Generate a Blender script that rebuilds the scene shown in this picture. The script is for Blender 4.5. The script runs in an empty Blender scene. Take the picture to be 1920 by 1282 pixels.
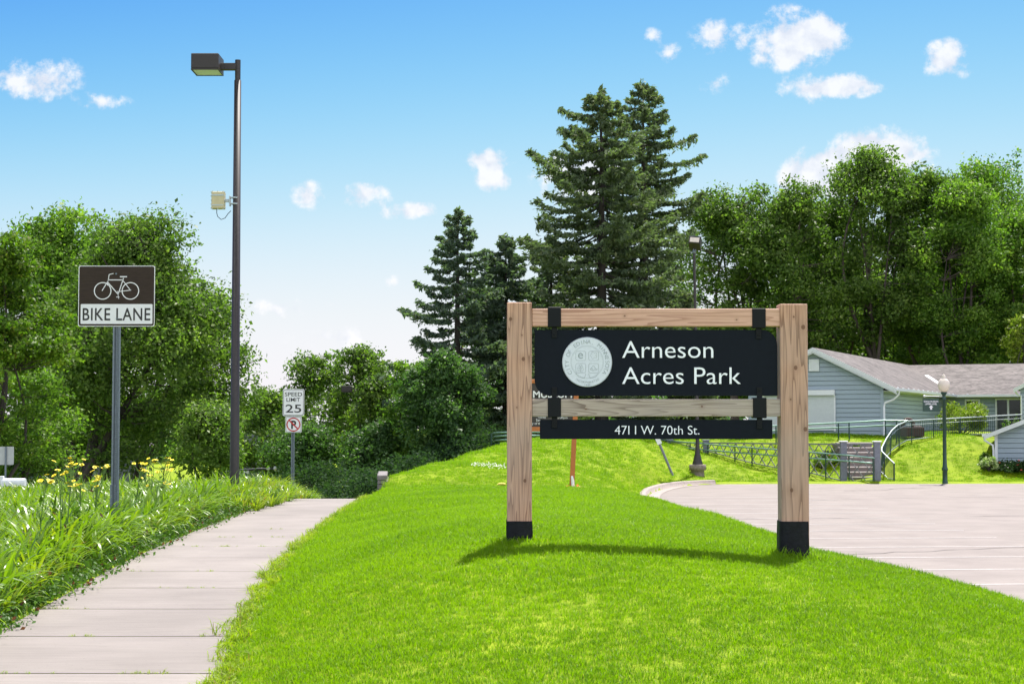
import bpy, math, random
import numpy as np
from mathutils import Vector, Matrix
PI = math.pi
SC = bpy.context.scene
COL = SC.collection
R = math.radians
rng = np.random.default_rng(7)
random.seed(7)

# ------------------------------------------------------------------ camera
F = 3150.0                       # focal length in photo pixels (1920 wide)
PITCH = math.atan(159.0 / F)
EYE = 1.6
cam_d = bpy.data.cameras.new("camera"); cam = bpy.data.objects.new("camera", cam_d); COL.objects.link(cam)
cam.location = (0, 0, EYE); cam.rotation_euler = (PI/2 + PITCH, 0, 0)
cam_d.sensor_width = 36.0; cam_d.lens = 36.0 * F / 1920.0
cam_d.clip_start = 0.1; cam_d.clip_end = 5000
SC.camera = cam
SC.render.resolution_x = 1024; SC.render.resolution_y = 683

# ------------------------------------------------------------------ light
SUN_EL, SUN_AZ = R(60), R(19)    # azimuth clockwise from the view direction (+Y)
sun_d = bpy.data.lights.new("sun", 'SUN'); sun = bpy.data.objects.new("sun", sun_d); COL.objects.link(sun)
sun_d.energy = 4.6; sun_d.angle = R(0.9); sun_d.color = (1.0, 0.95, 0.87)
sdir = Vector((math.sin(SUN_AZ)*math.cos(SUN_EL), math.cos(SUN_AZ)*math.cos(SUN_EL), math.sin(SUN_EL)))
sun.rotation_euler = (-sdir).to_track_quat('-Z', 'Y').to_euler()
SC.view_settings.view_transform = 'Standard'; SC.view_settings.look = 'None'
SC.view_settings.exposure = 1.15; SC.view_settings.gamma = 1.0

world = bpy.data.worlds.new("World"); SC.world = world; world.use_nodes = True
wn = world.node_tree; wn.nodes.clear()
def WN(t, **k):
    n = wn.nodes.new(t)
    for a, b in k.items(): setattr(n, a, b)
    return n
def wm(op, a, b=None, clamp=False):
    n = WN('ShaderNodeMath', operation=op, use_clamp=clamp)
    for i, v in enumerate((a, b)):
        if v is None: continue
        if isinstance(v, (int, float)): n.inputs[i].default_value = v
        else: wn.links.new(v, n.inputs[i])
    return n.outputs[0]
sky = WN('ShaderNodeTexSky', sky_type='NISHITA'); sky.sun_disc = False
sky.sun_elevation = SUN_EL; sky.sun_rotation = SUN_AZ
sky.air_density = 1.0; sky.dust_density = 0.55; sky.ozone_density = 1.6; sky.altitude = 250
sc3 = WN('ShaderNodeSeparateColor'); wn.links.new(sky.outputs[0], sc3.inputs[0])
sR = sc3.outputs[0]; sG = wm('MAXIMUM', sc3.outputs[1], sR); sB = wm('MAXIMUM', sc3.outputs[2], sG)
hs = WN('ShaderNodeCombineColor')
for i_, (ch, k_) in enumerate(((sR, 7.4e-4), (sG, 4.7e-4), (sB, 9.0e-4))):     # a polarised, richer blue
    t_ = wm('MULTIPLY', wm('POWER', ch, 5.0), k_)
    wn.links.new(wm('MULTIPLY', wm('DIVIDE', t_, wm('ADD', t_, 1.0)), 4.5), hs.inputs[i_])
tc = WN('ShaderNodeTexCoord'); sp = WN('ShaderNodeSeparateXYZ'); wn.links.new(tc.outputs['Generated'], sp.inputs[0])
yy = wm('MAXIMUM', sp.outputs[1], 0.05)
U = wm('DIVIDE', sp.outputs[0], yy); V = wm('DIVIDE', sp.outputs[2], yy)
cmb = WN('ShaderNodeCombineXYZ'); wn.links.new(U, cmb.inputs[0]); wn.links.new(V, cmb.inputs[1])
nz = WN('ShaderNodeTexNoise'); nz.inputs['Scale'].default_value = 44; nz.inputs['Detail'].default_value = 11; nz.inputs['Roughness'].default_value = 0.68
wn.links.new(cmb.outputs[0], nz.inputs['Vector'])
nz2 = WN('ShaderNodeTexNoise'); nz2.inputs['Scale'].default_value = 90; nz2.inputs['Detail'].default_value = 6
wn.links.new(cmb.outputs[0], nz2.inputs['Vector'])
# each fair-weather cloud: direction (as tangent of the bearing / of the height), half width, half height, density
CL = [(65,142,84,42,1.2),(190,188,56,20,.7),(1225,60,24,16,.65),(1258,92,30,22,.7),(1345,62,50,34,.95),(1490,66,92,60,1.25),
      (1560,60,60,30,.7),(1345,152,46,24,.6),(1520,166,64,28,1.1),(1605,154,62,24,1.2),(1785,106,58,38,1.05),
      (905,298,62,26,.95),(922,338,36,20,1.2),(680,362,52,22,.95),(577,364,36,30,.75),(730,392,90,20,.62),(780,394,44,16,.65),(735,526,32,14,.62),
      (535,576,90,22,.75),(620,632,100,26,.72),(1560,325,90,52,1.6),(1660,290,96,54,1.6),(1090,330,90,56,1.3),(-200,300,160,60,1),(2150,220,190,70,1),(2050,480,160,60,.8)]
acc = None
for (px, py, rx, ry, st) in CL:
    cu, cv = (px-960)/F, (800-py)/F
    du = wm('MULTIPLY', wm('SUBTRACT', U, cu), F/rx/1.35); dv = wm('MULTIPLY', wm('SUBTRACT', V, cv), F/ry/1.35)
    d = wm('SQRT', wm('ADD', wm('MULTIPLY', du, du), wm('MULTIPLY', dv, dv)))
    m = wm('MULTIPLY', wm('SUBTRACT', 1.0, d, True), st)
    acc = m if acc is None else wm('ADD', acc, m)
nn = wm('ADD', wm('MULTIPLY', wm('SUBTRACT', nz.outputs[0], 0.5), 2.5), wm('MULTIPLY', wm('SUBTRACT', nz2.outputs[0], 0.5), 1.0))
shape = wm('MULTIPLY', wm('ADD', wm('SUBTRACT', acc, 0.24), wm('MULTIPLY', nn, wm('MINIMUM', wm('MULTIPLY', acc, 3.0), 1.0))), 1.6, True)
mr = WN('ShaderNodeMapRange', interpolation_type='SMOOTHSTEP'); wn.links.new(shape, mr.inputs[0])
front = wm('GREATER_THAN', sp.outputs[1], 0.06)
fac = wm('MULTIPLY', wm('MULTIPLY', mr.outputs[0], front), 0.9)
mix = WN('ShaderNodeMix', data_type='RGBA'); wn.links.new(fac, mix.inputs['Factor'])
wn.links.new(hs.outputs[0], mix.inputs['A']); 
mrc = WN('ShaderNodeMapRange'); mrc.inputs[1].default_value = .38; mrc.inputs[2].default_value = .60; wn.links.new(nz2.outputs[0], mrc.inputs[0])
ccol = WN('ShaderNodeMix', data_type='RGBA'); wn.links.new(mrc.outputs[0], ccol.inputs['Factor']); ccol.inputs['A'].default_value = (3.65, 3.8, 4.25, 1); ccol.inputs['B'].default_value = (4.6, 4.6, 4.7, 1)
wn.links.new(ccol.outputs['Result'], mix.inputs['B'])
nz3 = WN('ShaderNodeTexNoise'); nz3.inputs['Scale'].default_value = 3.2; nz3.inputs['Detail'].default_value = 7; wn.links.new(tc.outputs['Generated'], nz3.inputs['Vector'])  # unseen bright clouds behind the camera, added to fill the shaded fronts
mr3 = WN('ShaderNodeMapRange', interpolation_type='SMOOTHSTEP'); mr3.inputs[1].default_value = .46; mr3.inputs[2].default_value = .58; wn.links.new(nz3.outputs[0], mr3.inputs[0])
behind = WN('ShaderNodeMapRange'); behind.inputs[1].default_value = .35; behind.inputs[2].default_value = .0; wn.links.new(sp.outputs[1], behind.inputs[0])
fac3 = wm('MULTIPLY', wm('MULTIPLY', mr3.outputs[0], behind.outputs[0]), .92)
mix3 = WN('ShaderNodeMix', data_type='RGBA'); wn.links.new(fac3, mix3.inputs['Factor']); wn.links.new(mix.outputs['Result'], mix3.inputs['A']); mix3.inputs['B'].default_value = (13.6, 14.0, 14.8, 1)
bg = WN('ShaderNodeBackground'); bg.inputs['Strength'].default_value = 0.10
wn.links.new(mix3.outputs['Result'], bg.inputs['Color'])
wo = WN('ShaderNodeOutputWorld'); wn.links.new(bg.outputs[0], wo.inputs['Surface'])

# ------------------------------------------------------------------ helpers
CP, SP = math.cos(PITCH), math.sin(PITCH)
def at(px, py, Y):
    """world point at distance Y along the sight line of a photo pixel"""
    u = (px-960)/F; v = (641-py)/F
    t = Y/(CP - v*SP)
    return Vector((u*t, Y, EYE + (SP + v*CP)*t))

MATS = {}
def newmat(name):
    m = bpy.data.materials.new(name); m.use_nodes = True; m.node_tree.nodes.clear(); MATS[name] = m
    return m, m.node_tree
def basic(name, col, rough=0.6, metal=0.0, var=0.15, scale=8.0, bump=0.0, bscale=60.0, spec=0.5, stretch=(1,1,1), coord='Object', detail=6.0, emit=None, trans=0.0):
    m, nt = newmat(name); N = nt.nodes; L = nt.links
    o = N.new('ShaderNodeOutputMaterial'); b = N.new('ShaderNodeBsdfPrincipled'); L.new(b.outputs[0], o.inputs[0])
    b.inputs['Roughness'].default_value = rough; b.inputs['Metallic'].default_value = metal; b.inputs['Specular IOR Level'].default_value = spec
    t = N.new('ShaderNodeTexCoord'); mp = N.new('ShaderNodeMapping'); mp.inputs['Scale'].default_value = stretch
    L.new(t.outputs[coord], mp.inputs[0])
    n = N.new('ShaderNodeTexNoise'); n.inputs['Scale'].default_value = scale; n.inputs['Detail'].default_value = detail; n.inputs['Roughness'].default_value = 0.65
    L.new(mp.outputs[0], n.inputs['Vector'])
    cr = N.new('ShaderNodeValToRGB'); L.new(n.outputs[0], cr.inputs[0])
    cr.color_ramp.elements[0].position = 0.28; cr.color_ramp.elements[1].position = 0.72
    cr.color_ramp.elements[0].color = tuple(max(0, c*(1-var)) for c in col[:3]) + (1,)
    cr.color_ramp.elements[1].color = tuple(c*(1+var) for c in col[:3]) + (1,)
    L.new(cr.outputs[0], b.inputs['Base Color'])
    if bump:
        n2 = N.new('ShaderNodeTexNoise'); n2.inputs['Scale'].default_value = bscale; n2.inputs['Detail'].default_value = 4
        L.new(mp.outputs[0], n2.inputs['Vector'])
        bp = N.new('ShaderNodeBump'); bp.inputs['Strength'].default_value = bump; bp.inputs['Distance'].default_value = 0.01
        L.new(n2.outputs[0], bp.inputs['Height']); L.new(bp.outputs[0], b.inputs['Normal'])
    if emit:
        b.inputs['Emission Color'].default_value = tuple(emit[:3]) + (1,); b.inputs['Emission Strength'].default_value = emit[3]
    return m

def leafmat(name, cols, trans=0.35, rough=0.5, spec=0.18, patch=None):
    """leaf faces: colour by the per-leaf attribute rnd, part reflected, part let through"""
    m, nt = newmat(name); N = nt.nodes; L = nt.links
    o = N.new('ShaderNodeOutputMaterial')
    a = N.new('ShaderNodeAttribute'); a.attribute_name = 'rnd'
    cr = N.new('ShaderNodeValToRGB'); L.new(a.outputs['Fac'], cr.inputs[0])
    e = cr.color_ramp.elements
    for i in range(len(cols)-2): e.new(0.5)
    for i, c in enumerate(cols):
        e[i].position = i/(len(cols)-1); e[i].color = tuple(c)+(1,)
    b = N.new('ShaderNodeBsdfPrincipled'); b.inputs['Roughness'].default_value = rough; b.inputs['Specular IOR Level'].default_value = spec
    L.new(cr.outputs[0], b.inputs['Base Color'])
    tr = N.new('ShaderNodeBsdfTranslucent')
    hv = N.new('ShaderNodeMix'); hv.data_type = 'RGBA'; hv.blend_type = 'MULTIPLY'; hv.inputs[0].default_value = 1
    L.new(cr.outputs[0], hv.inputs['A']); hv.inputs['B'].default_value = (1.35, 1.75, 0.6, 1)
    L.new(hv.outputs['Result'], tr.inputs['Color'])
    mx = N.new('ShaderNodeMixShader'); mx.inputs[0].default_value = trans
    L.new(b.outputs[0], mx.inputs[1]); L.new(tr.outputs[0], mx.inputs[2]); L.new(mx.outputs[0], o.inputs[0])
    return m

class MB:
    def __init__(s): s.v = []; s.f = []; s.sm = []
    def add(s, vs, fs, smooth=False):
        o = len(s.v); s.v += [tuple(p) for p in vs]; s.f += [tuple(i+o for i in f) for f in fs]; s.sm += [smooth]*len(fs); return s
    def box(s, c, d, rz=0.0, rx=0.0, ry=0.0, bev=0.0):
        x, y, z = d[0]/2, d[1]/2, d[2]/2
        M = Matrix.Translation(Vector(c)) @ Matrix.Rotation(rz, 4, 'Z') @ Matrix.Rotation(ry, 4, 'Y') @ Matrix.Rotation(rx, 4, 'X')
        if bev <= 0:
            vs = [M @ Vector(p) for p in ((-x,-y,-z),(x,-y,-z),(x,y,-z),(-x,y,-z),(-x,-y,z),(x,-y,z),(x,y,z),(-x,y,z))]
            return s.add(vs, [(0,3,2,1),(4,5,6,7),(0,1,5,4),(1,2,6,5),(2,3,7,6),(3,0,4,7)])
        # chamfered box
        b = min(bev, x*.49, y*.49, z*.49); vs = []; idx = {}
        for sx in (-1,1):
            for sy in (-1,1):
                for sz in (-1,1):
                    for k, p in enumerate(((x, y-b, z-b), (x-b, y, z-b), (x-b, y-b, z))):
                        idx[(sx,sy,sz,k)] = len(vs); vs.append(M @ Vector((sx*p[0], sy*p[1], sz*p[2])))
        fs = []
        for sx in (-1,1): fs.append([idx[(sx,a,c_,0)] for a,c_ in ((-1,-1),(1,-1),(1,1),(-1,1))])
        for sy in (-1,1): fs.append([idx[(a,sy,c_,1)] for a,c_ in ((-1,-1),(1,-1),(1,1),(-1,1))])
        for sz in (-1,1): fs.append([idx[(a,c_,sz,2)] for a,c_ in ((-1,-1),(1,-1),(1,1),(-1,1))])
        for a in (-1,1):
            for c_ in (-1,1):
                fs.append([idx[(a,c_,-1,0)], idx[(a,c_,1,0)], idx[(a,c_,1,1)], idx[(a,c_,-1,1)]])
                fs.append([idx[(a,-1,c_,0)], idx[(a,1,c_,0)], idx[(a,1,c_,2)], idx[(a,-1,c_,2)]])
                fs.append([idx[(-1,a,c_,1)], idx[(1,a,c_,1)], idx[(1,a,c_,2)], idx[(-1,a,c_,2)]])
                for d_ in (-1,1): fs.append([idx[(a,c_,d_,k)] for k in range(3)])
        return s.add(vs, fs)
    def tube(s, pts, r, n=10, smooth=True, cap=True):
        pts = [Vector(p) for p in pts]; m = len(pts)
        rs = [r]*m if isinstance(r, (int, float)) else list(r)
        T = []
        for i in range(m):
            a = pts[max(0, i-1)]; b = pts[min(m-1, i+1)]; t = (b-a)
            T.append(t.normalized() if t.length > 1e-9 else Vector((0,0,1)))
        up = Vector((0,0,1)) if abs(T[0].z) < 0.9 else Vector((0,1,0))
        Nn = (up - T[0]*up.dot(T[0])).normalized(); vs = []
        for i in range(m):
            Nn = (Nn - T[i]*Nn.dot(T[i])); Nn = Nn.normalized() if Nn.length > 1e-6 else Vector((1,0,0))
            B = T[i].cross(Nn)
            for k in range(n):
                a = 2*PI*k/n + (PI/4 if n == 4 else 0)
                vs.append(pts[i] + (Nn*math.cos(a) + B*math.sin(a))*rs[i])
        fs = [(i*n+k, i*n+(k+1)%n, (i+1)*n+(k+1)%n, (i+1)*n+k) for i in range(m-1) for k in range(n)]
        s.add(vs, fs, smooth)
        if cap:
            s.add([vs[k] for k in range(n)], [tuple(range(n))[::-1]]); s.add([vs[(m-1)*n+k] for k in range(n)], [tuple(range(n))])
        return s
    def lathe(s, c, prof, n=20, smooth=True):
        c = Vector(c); vs = []
        for (r, z) in prof:
            for k in range(n): vs.append(c + Vector((r*math.cos(2*PI*k/n), r*math.sin(2*PI*k/n), z)))
        m = len(prof)
        fs = [(i*n+k, i*n+(k+1)%n, (i+1)*n+(k+1)%n, (i+1)*n+k) for i in range(m-1) for k in range(n)]
        return s.add(vs, fs, smooth)
    def prism(s, poly, y0, y1, T=None):
        """polygon in x,z extruded along y"""
        n = len(poly); T = T or (lambda p: p)
        vs = [T(Vector((p[0], y0, p[1]))) for p in poly] + [T(Vector((p[0], y1, p[1]))) for p in poly]
        return s.add(vs, [tuple(range(n)), tuple(range(2*n-1, n-1, -1))] + [(i, i+n, (i+1) % n + n, (i+1) % n) for i in range(n)])
    def build(s, name, m, parent=None, org=None):
        me = bpy.data.meshes.new(name)
        v = s.v
        if org is not None: v = [(p[0]-org[0], p[1]-org[1], p[2]-org[2]) for p in v]
        me.from_pydata(v, [], s.f); me.polygons.foreach_set('use_smooth', s.sm)
        me.materials.append(m); me.update()
        o = bpy.data.objects.new(name, me); COL.objects.link(o)
        if parent is not None: o.parent = parent
        return o

def npmesh(name, verts, faces, m, parent=None, rnd=None, smooth=False):
    """verts (n,3), faces (k,4) or (k,3) numpy"""
    me = bpy.data.meshes.new(name); k = faces.shape[1]
    me.vertices.add(len(verts)); me.vertices.foreach_set('co', verts.astype(np.float32).ravel())
    me.loops.add(faces.size); me.loops.foreach_set('vertex_index', faces.astype(np.int32).ravel())
    me.polygons.add(len(faces)); me.polygons.foreach_set('loop_start', np.arange(0, faces.size, k, dtype=np.int32))
    if smooth: me.polygons.foreach_set('use_smooth', np.ones(len(faces), dtype=bool))
    if rnd is not None:
        a = me.attributes.new('rnd', 'FLOAT', 'FACE'); a.data.foreach_set('value', rnd.astype(np.float32))
    me.materials.append(m); me.update(calc_edges=True)
    o = bpy.data.objects.new(name, me); COL.objects.link(o)
    if parent is not None: o.parent = parent
    return o

def tag(o, label=None, cat=None, group=None, kind=None):
    if label: o['label'] = label
    if cat: o['category'] = cat
    if group: o['group'] = group
    if kind: o['kind'] = kind
    return o
def thing(name, loc, label, cat, group=None):
    o = bpy.data.objects.new(name, None); COL.objects.link(o); o.location = loc; o.empty_display_size = 0.2
    return tag(o, label, cat, group)

def text_mesh(body, w=None, h=None, capref=None, depth=0.004, bold=0.0, spacing=1.0):
    """lettering as verts/faces in the x-y plane, left bottom at 0,0, fitted to width w and cap height h"""
    cu = bpy.data.curves.new('t', 'FONT'); cu.body = body; cu.size = 1.0; cu.extrude = 0.02; cu.offset = bold; cu.space_character = spacing
    cu.resolution_u = 4
    ob = bpy.data.objects.new('t', cu); COL.objects.link(ob)
    dg = bpy.context.evaluated_depsgraph_get(); dg.update()
    me = bpy.data.meshes.new_from_object(ob.evaluated_get(dg))
    n = len(me.vertices); co = np.empty(n*3); me.vertices.foreach_get('co', co); co = co.reshape(-1, 3)
    fs = [tuple(p.vertices) for p in me.polygons]
    bpy.data.objects.remove(ob); bpy.data.curves.remove(cu); bpy.data.meshes.remove(me)
    co[:, 0] -= co[:, 0].min()
    cap = 0.729            # cap height of the built-in face at size 1
    sy = h/cap if h else 1.0
    sx = w/co[:, 0].max() if w else sy
    co[:, 0] *= sx; co[:, 1] *= sy; co[:, 2] *= depth/0.04
    co[:, 2] -= co[:, 2].min()
    return co, fs
def put_text(mb, body, T, **k):
    co, fs = text_mesh(body, **k)
    mb.add([T(Vector(p)) for p in co], fs)

# ------------------------------------------------------------------ materials
M_black_panel = basic('black_panel', (.0065,.0095,.016), .75, 0, .12, 30, spec=.15)
M_black_metal = basic('black_metal', (.005,.0065,.009), .6, 0, .1, 20, spec=.2)
M_white_letter = basic('white_letter', (.86,.89,.97), .6, 0, .03, 20)
M_seal = basic('seal_grey', (.66,.70,.79), .55, 0, .06, 40)
M_seal_dark = basic('seal_line', (.27,.32,.36), .6, 0, .05, 40)
M_wrap = basic('black_wrap', (.007,.008,.011), .6, 0, .5, 18, bump=.6, bscale=30, spec=.2)
M_lamp = basic('lamp_bronze', (.030,.024,.022), .45, .2, .15, 14, spec=.5)
M_lens = basic('lamp_lens', (.60,.70,.85), .6, 0, .1, 10, spec=.8)
M_galv = basic('galvanized', (.17,.20,.23), .5, .55, .22, 30)
M_sign_brown = basic('sign_brown', (.036,.024,.018), .6, 0, .25, 6, stretch=(1,1,8), spec=.2)
M_sign_white = basic('sign_white', (.72,.72,.74), .45, 0, .04, 10)
M_sign_black = basic('sign_black', (.02,.018,.018), .5, 0, .1, 10)
M_sign_red = basic('sign_red', (.45,.02,.02), .5, 0, .05, 10)
M_sign_back = basic('sign_back', (.42,.44,.42), .6, .2, .1, 10)
M_cream = basic('cream_plastic', (.50,.44,.27), .5, 0, .12, 8)
M_greyplast = basic('grey_plastic', (.42,.48,.52), .5, 0, .08, 8)
M_orange = basic('orange_wood', (.42,.13,.03), .6, 0, .25, 10, stretch=(6,6,1))
M_brown_panel = basic('brown_panel', (.035,.028,.026), .6, 0, .1, 10)
M_siding = basic('blue_grey_siding', (.285,.35,.385), .6, 0, .05, 3, stretch=(.4,.4,3))
M_trim = basic('pale_trim', (.56,.59,.585), .5, 0, .05, 6)
M_white = basic('white_paint', (.68,.70,.70), .5, 0, .05, 8)
M_shutter = basic('roller_shutter', (.62,.655,.65), .5, 0, .05, 8)
M_green_metal = basic('green_metal', (.008,.042,.028), .35, .2, .2, 14, spec=.6)
M_rail = basic('rail_pale_green', (.22,.36,.30), .28, .5, .15, 10, spec=.7)
M_lattice = basic('weathered_timber', (.16,.165,.17), .75, 0, .25, 12)
M_postgrey = basic('grey_paint', (.16,.17,.20), .65, 0, .2, 8)
M_concrete_base = basic('rough_concrete', (.20,.165,.14), .9, 0, .35, 9, bump=1, bscale=40)
M_kerb = basic('kerb_concrete', (.27,.225,.20), .85, 0, .2, 5, bump=.5, bscale=50)
M_stone = basic('wall_stone', (.17,.155,.15), .85, 0, .3, 6, bump=.8, bscale=30)
M_bark = basic('bark', (.050,.040,.034), .9, 0, .4, 9, bump=1, bscale=30, stretch=(1,1,.25))
M_bark_red = basic('bark_light', (.085,.065,.055), .9, 0, .4, 9, bump=1, bscale=30, stretch=(1,1,.25))
M_glass_dark = basic('window_glass', (.010,.016,.020), .15, 0, .3, 2, spec=.35)
M_step = basic('step_face', (.17,.14,.13), .85, 0, .2, 5)
M_tread = basic('step_tread', (.50,.45,.42), .85, 0, .1, 5)
M_rust = basic('rusty_brown', (.06,.030,.024), .8, 0, .3, 9)
M_red_light = basic('red_lamp', (.8,.05,.03), .4, 0, 0, 5, emit=(1,.07,.03,1.6))
M_dark_metal = basic('dark_mast', (.035,.04,.05), .5, .3, .15, 6)
M_globe = basic('globe_glass', (.66,.58,.48), .3, 0, .08, 7, spec=.6)
M_yellow_petal = basic('yellow_petal', (.86,.72,.02), .6, 0, .15, 60)
M_stem = basic('stem_green', (.10,.19,.03), .6, 0, .2, 30)
M_farhouse = basic('far_house_wall', (.10,.11,.13), .8, 0, .2, 3)
M_farroof = basic('far_house_roof', (.17,.14,.16), .9, 0, .2, 3)
M_orange_bag = basic('orange_cloth', (.75,.10,.02), .7, 0, .2, 20)
M_yellow_bag = basic('yellow_straw', (.62,.52,.10), .8, 0, .3, 20)

def wood(name, c1, c2, vertical=True, grain=1.0, weather=0.0, seed=0.0, knots=()):
    m, nt = newmat(name); N = nt.nodes; L = nt.links
    o = N.new('ShaderNodeOutputMaterial'); b = N.new('ShaderNodeBsdfPrincipled'); L.new(b.outputs[0], o.inputs[0]); b.inputs['Roughness'].default_value = .72
    t = N.new('ShaderNodeTexCoord'); mp = N.new('ShaderNodeMapping'); L.new(t.outputs['Object'], mp.inputs[0])
    mp.inputs['Location'].default_value = (seed, seed*.37, seed*1.7)
    mp.inputs['Scale'].default_value = (10,10,.5) if vertical else (.5,10,10)
    n1 = N.new('ShaderNodeTexNoise'); n1.inputs['Scale'].default_value = .8; n1.inputs['Detail'].default_value = 2; L.new(mp.outputs[0], n1.inputs[0])
    # growth rings cut by the face
    mu = N.new('ShaderNodeMath'); mu.operation = 'MULTIPLY'; mu.inputs[1].default_value = 16*grain; L.new(n1.outputs[0], mu.inputs[0])
    fr = N.new('ShaderNodeMath'); fr.operation = 'FRACT'; L.new(mu.outputs[0], fr.inputs[0])
    pw = N.new('ShaderNodeMath'); pw.operation = 'POWER'; pw.inputs[1].default_value = 3.5; L.new(fr.outputs[0], pw.inputs[0])
    n2 = N.new('ShaderNodeTexNoise'); n2.inputs['Scale'].default_value = 9; n2.inputs['Detail'].default_value = 5; L.new(mp.outputs[0], n2.inputs[0])
    n3 = N.new('ShaderNodeTexNoise'); n3.inputs['Scale'].default_value = 1.4; n3.inputs['Detail'].default_value = 3; L.new(t.outputs['Object'], n3.inputs[0])
    a = N.new('ShaderNodeMath'); a.operation = 'MULTIPLY_ADD'; a.inputs[1].default_value = .75; L.new(pw.outputs[0], a.inputs[0])
    c = N.new('ShaderNodeMath'); c.operation = 'MULTIPLY'; c.inputs[1].default_value = .75; L.new(n2.outputs[0], c.inputs[0]); L.new(c.outputs[0], a.inputs[2])
    cr = N.new('ShaderNodeValToRGB'); L.new(a.outputs[0], cr.inputs[0]); e = cr.color_ramp.elements
    e[0].position = .2; e[1].position = .95; e[0].color = tuple(c1)+(1,); e[1].color = tuple(c2)+(1,)
    gm = N.new('ShaderNodeMix'); gm.data_type = 'RGBA'; gm.inputs['B'].default_value = (.36,.31,.28,1)
    mr_ = N.new('ShaderNodeMapRange'); mr_.inputs[1].default_value = .35; mr_.inputs[2].default_value = .7; mr_.inputs[4].default_value = weather
    L.new(n3.outputs[0], mr_.inputs[0]); L.new(mr_.outputs[0], gm.inputs['Factor']); L.new(cr.outputs[0], gm.inputs['A'])
    # knots: dark heart, a ring, and a smear of darker wood along the grain
    so_ = N.new('ShaderNodeSeparateXYZ'); L.new(t.outputs['Object'], so_.inputs[0])
    def mth(op, a_, b_, cl=False):
        q = N.new('ShaderNodeMath'); q.operation = op; q.use_clamp = cl
        for k_, v_ in enumerate((a_, b_)):
            if isinstance(v_, (int, float)): q.inputs[k_].default_value = v_
            elif v_ is not None: L.new(v_, q.inputs[k_])
        return q.outputs[0]
    kacc = None; wob = mth('MULTIPLY', mth('SUBTRACT', n2.outputs[0], .5), .5)
    for (kx, kz, kr) in knots:
        ex_, ez_ = (kr, kr*1.25) if vertical else (kr*1.25, kr)
        ux = mth('MULTIPLY', mth('SUBTRACT', so_.outputs[0], kx), 1/ex_); uz = mth('MULTIPLY', mth('SUBTRACT', so_.outputs[2], kz), 1/ez_)
        dd = mth('ADD', mth('SQRT', mth('ADD', mth('MULTIPLY', ux, ux), mth('MULTIPLY', uz, uz)), None), wob)
        core = mth('MULTIPLY', mth('SUBTRACT', 1.15, dd, True), 2.2, True)
        halo = mth('MULTIPLY', mth('MULTIPLY', mth('SUBTRACT', 1.0, mth('MULTIPLY', dd, .28), True), mth('ADD', mth('MULTIPLY', mth('SINE', mth('MULTIPLY', dd, 9.0), None), .25), .6)), .55)
        kk_ = mth('MAXIMUM', core, halo); kacc = kk_ if kacc is None else mth('MAXIMUM', kacc, kk_)
    km = N.new('ShaderNodeMix'); km.data_type = 'RGBA'; km.inputs['B'].default_value = (.13,.055,.028,1); km.inputs['Factor'].default_value = 0
    if kacc is not None: L.new(mth('MULTIPLY', kacc, .85), km.inputs['Factor'])
    L.new(gm.outputs['Result'], km.inputs['A'])
    L.new(km.outputs['Result'], b.inputs['Base Color'])
    bp = N.new('ShaderNodeBump'); bp.inputs['Strength'].default_value = .25; bp.inputs['Distance'].default_value = .004; L.new(a.outputs[0], bp.inputs['Height']); L.new(bp.outputs[0], b.inputs['Normal'])
    return m
M_wood_post1 = wood('cedar_post', (.63,.375,.26), (.26,.125,.075), True, 1.0, .55, 0.0, knots=[(-.068,.845,.014),(.030,.535,.015),(.042,-.405,.013),(-.02,.16,.006),(.02,.72,.006)])
M_wood_post2 = wood('cedar_post_b', (.59,.35,.25), (.24,.12,.072), True, .9, .55, 3.1, knots=[(.072,.86,.018),(.012,.545,.016),(.083,.07,.017),(-.028,-.40,.015),(.0,.94,.008),(-.03,.30,.007)])
M_wood_top = wood('cedar_rail', (.70,.425,.325), (.42,.22,.155), False, .8, .1, 5.3, knots=[(-.25,.012,.007),(.62,-.018,.006)])
M_wood_low = wood('cedar_rail_weathered', (.52,.43,.36), (.17,.12,.09), False, 1.2, .9, 7.7, knots=[(.35,.01,.008),(-.55,-.01,.006)])

# ------------------------------------------------------------------ terrain heights
WALK = [(-6,-.7),(0,-1.05),(6,-1.95),(10.5,-2.75),(13,-3.08),(15,-3.25),(19,-3.60),(22,-3.79),(26.5,-3.98),(31.5,-4.13),(36,-4.2),(42,-4.45),(50,-5.0),(60,-5.6),(90,-7.6),(130,-10)]
WY = np.array([p[0] for p in WALK], float); WX = np.array([p[1] for p in WALK], float)
HW = 0.93
def wx(y): return np.interp(y, WY, WX)
def wz(y): return np.interp(y, [0,34,37,39,42,50,70,100,140,300], [0,0,-.01,-.05,-.20,-.75,-2.0,-3.1,-3.6,-4])
LOT = np.array([(7.2,2),(6.4,14),(6.0,22),(5.6,35),(4.95,50),(4.6,56),(4.75,59.5),(5.3,64),(6.1,68),(7.0,71),(8.2,73),(9.6,73.9),(13,74.2),(60,75.5),(60,2)], float)
LZ = -0.9
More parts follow.
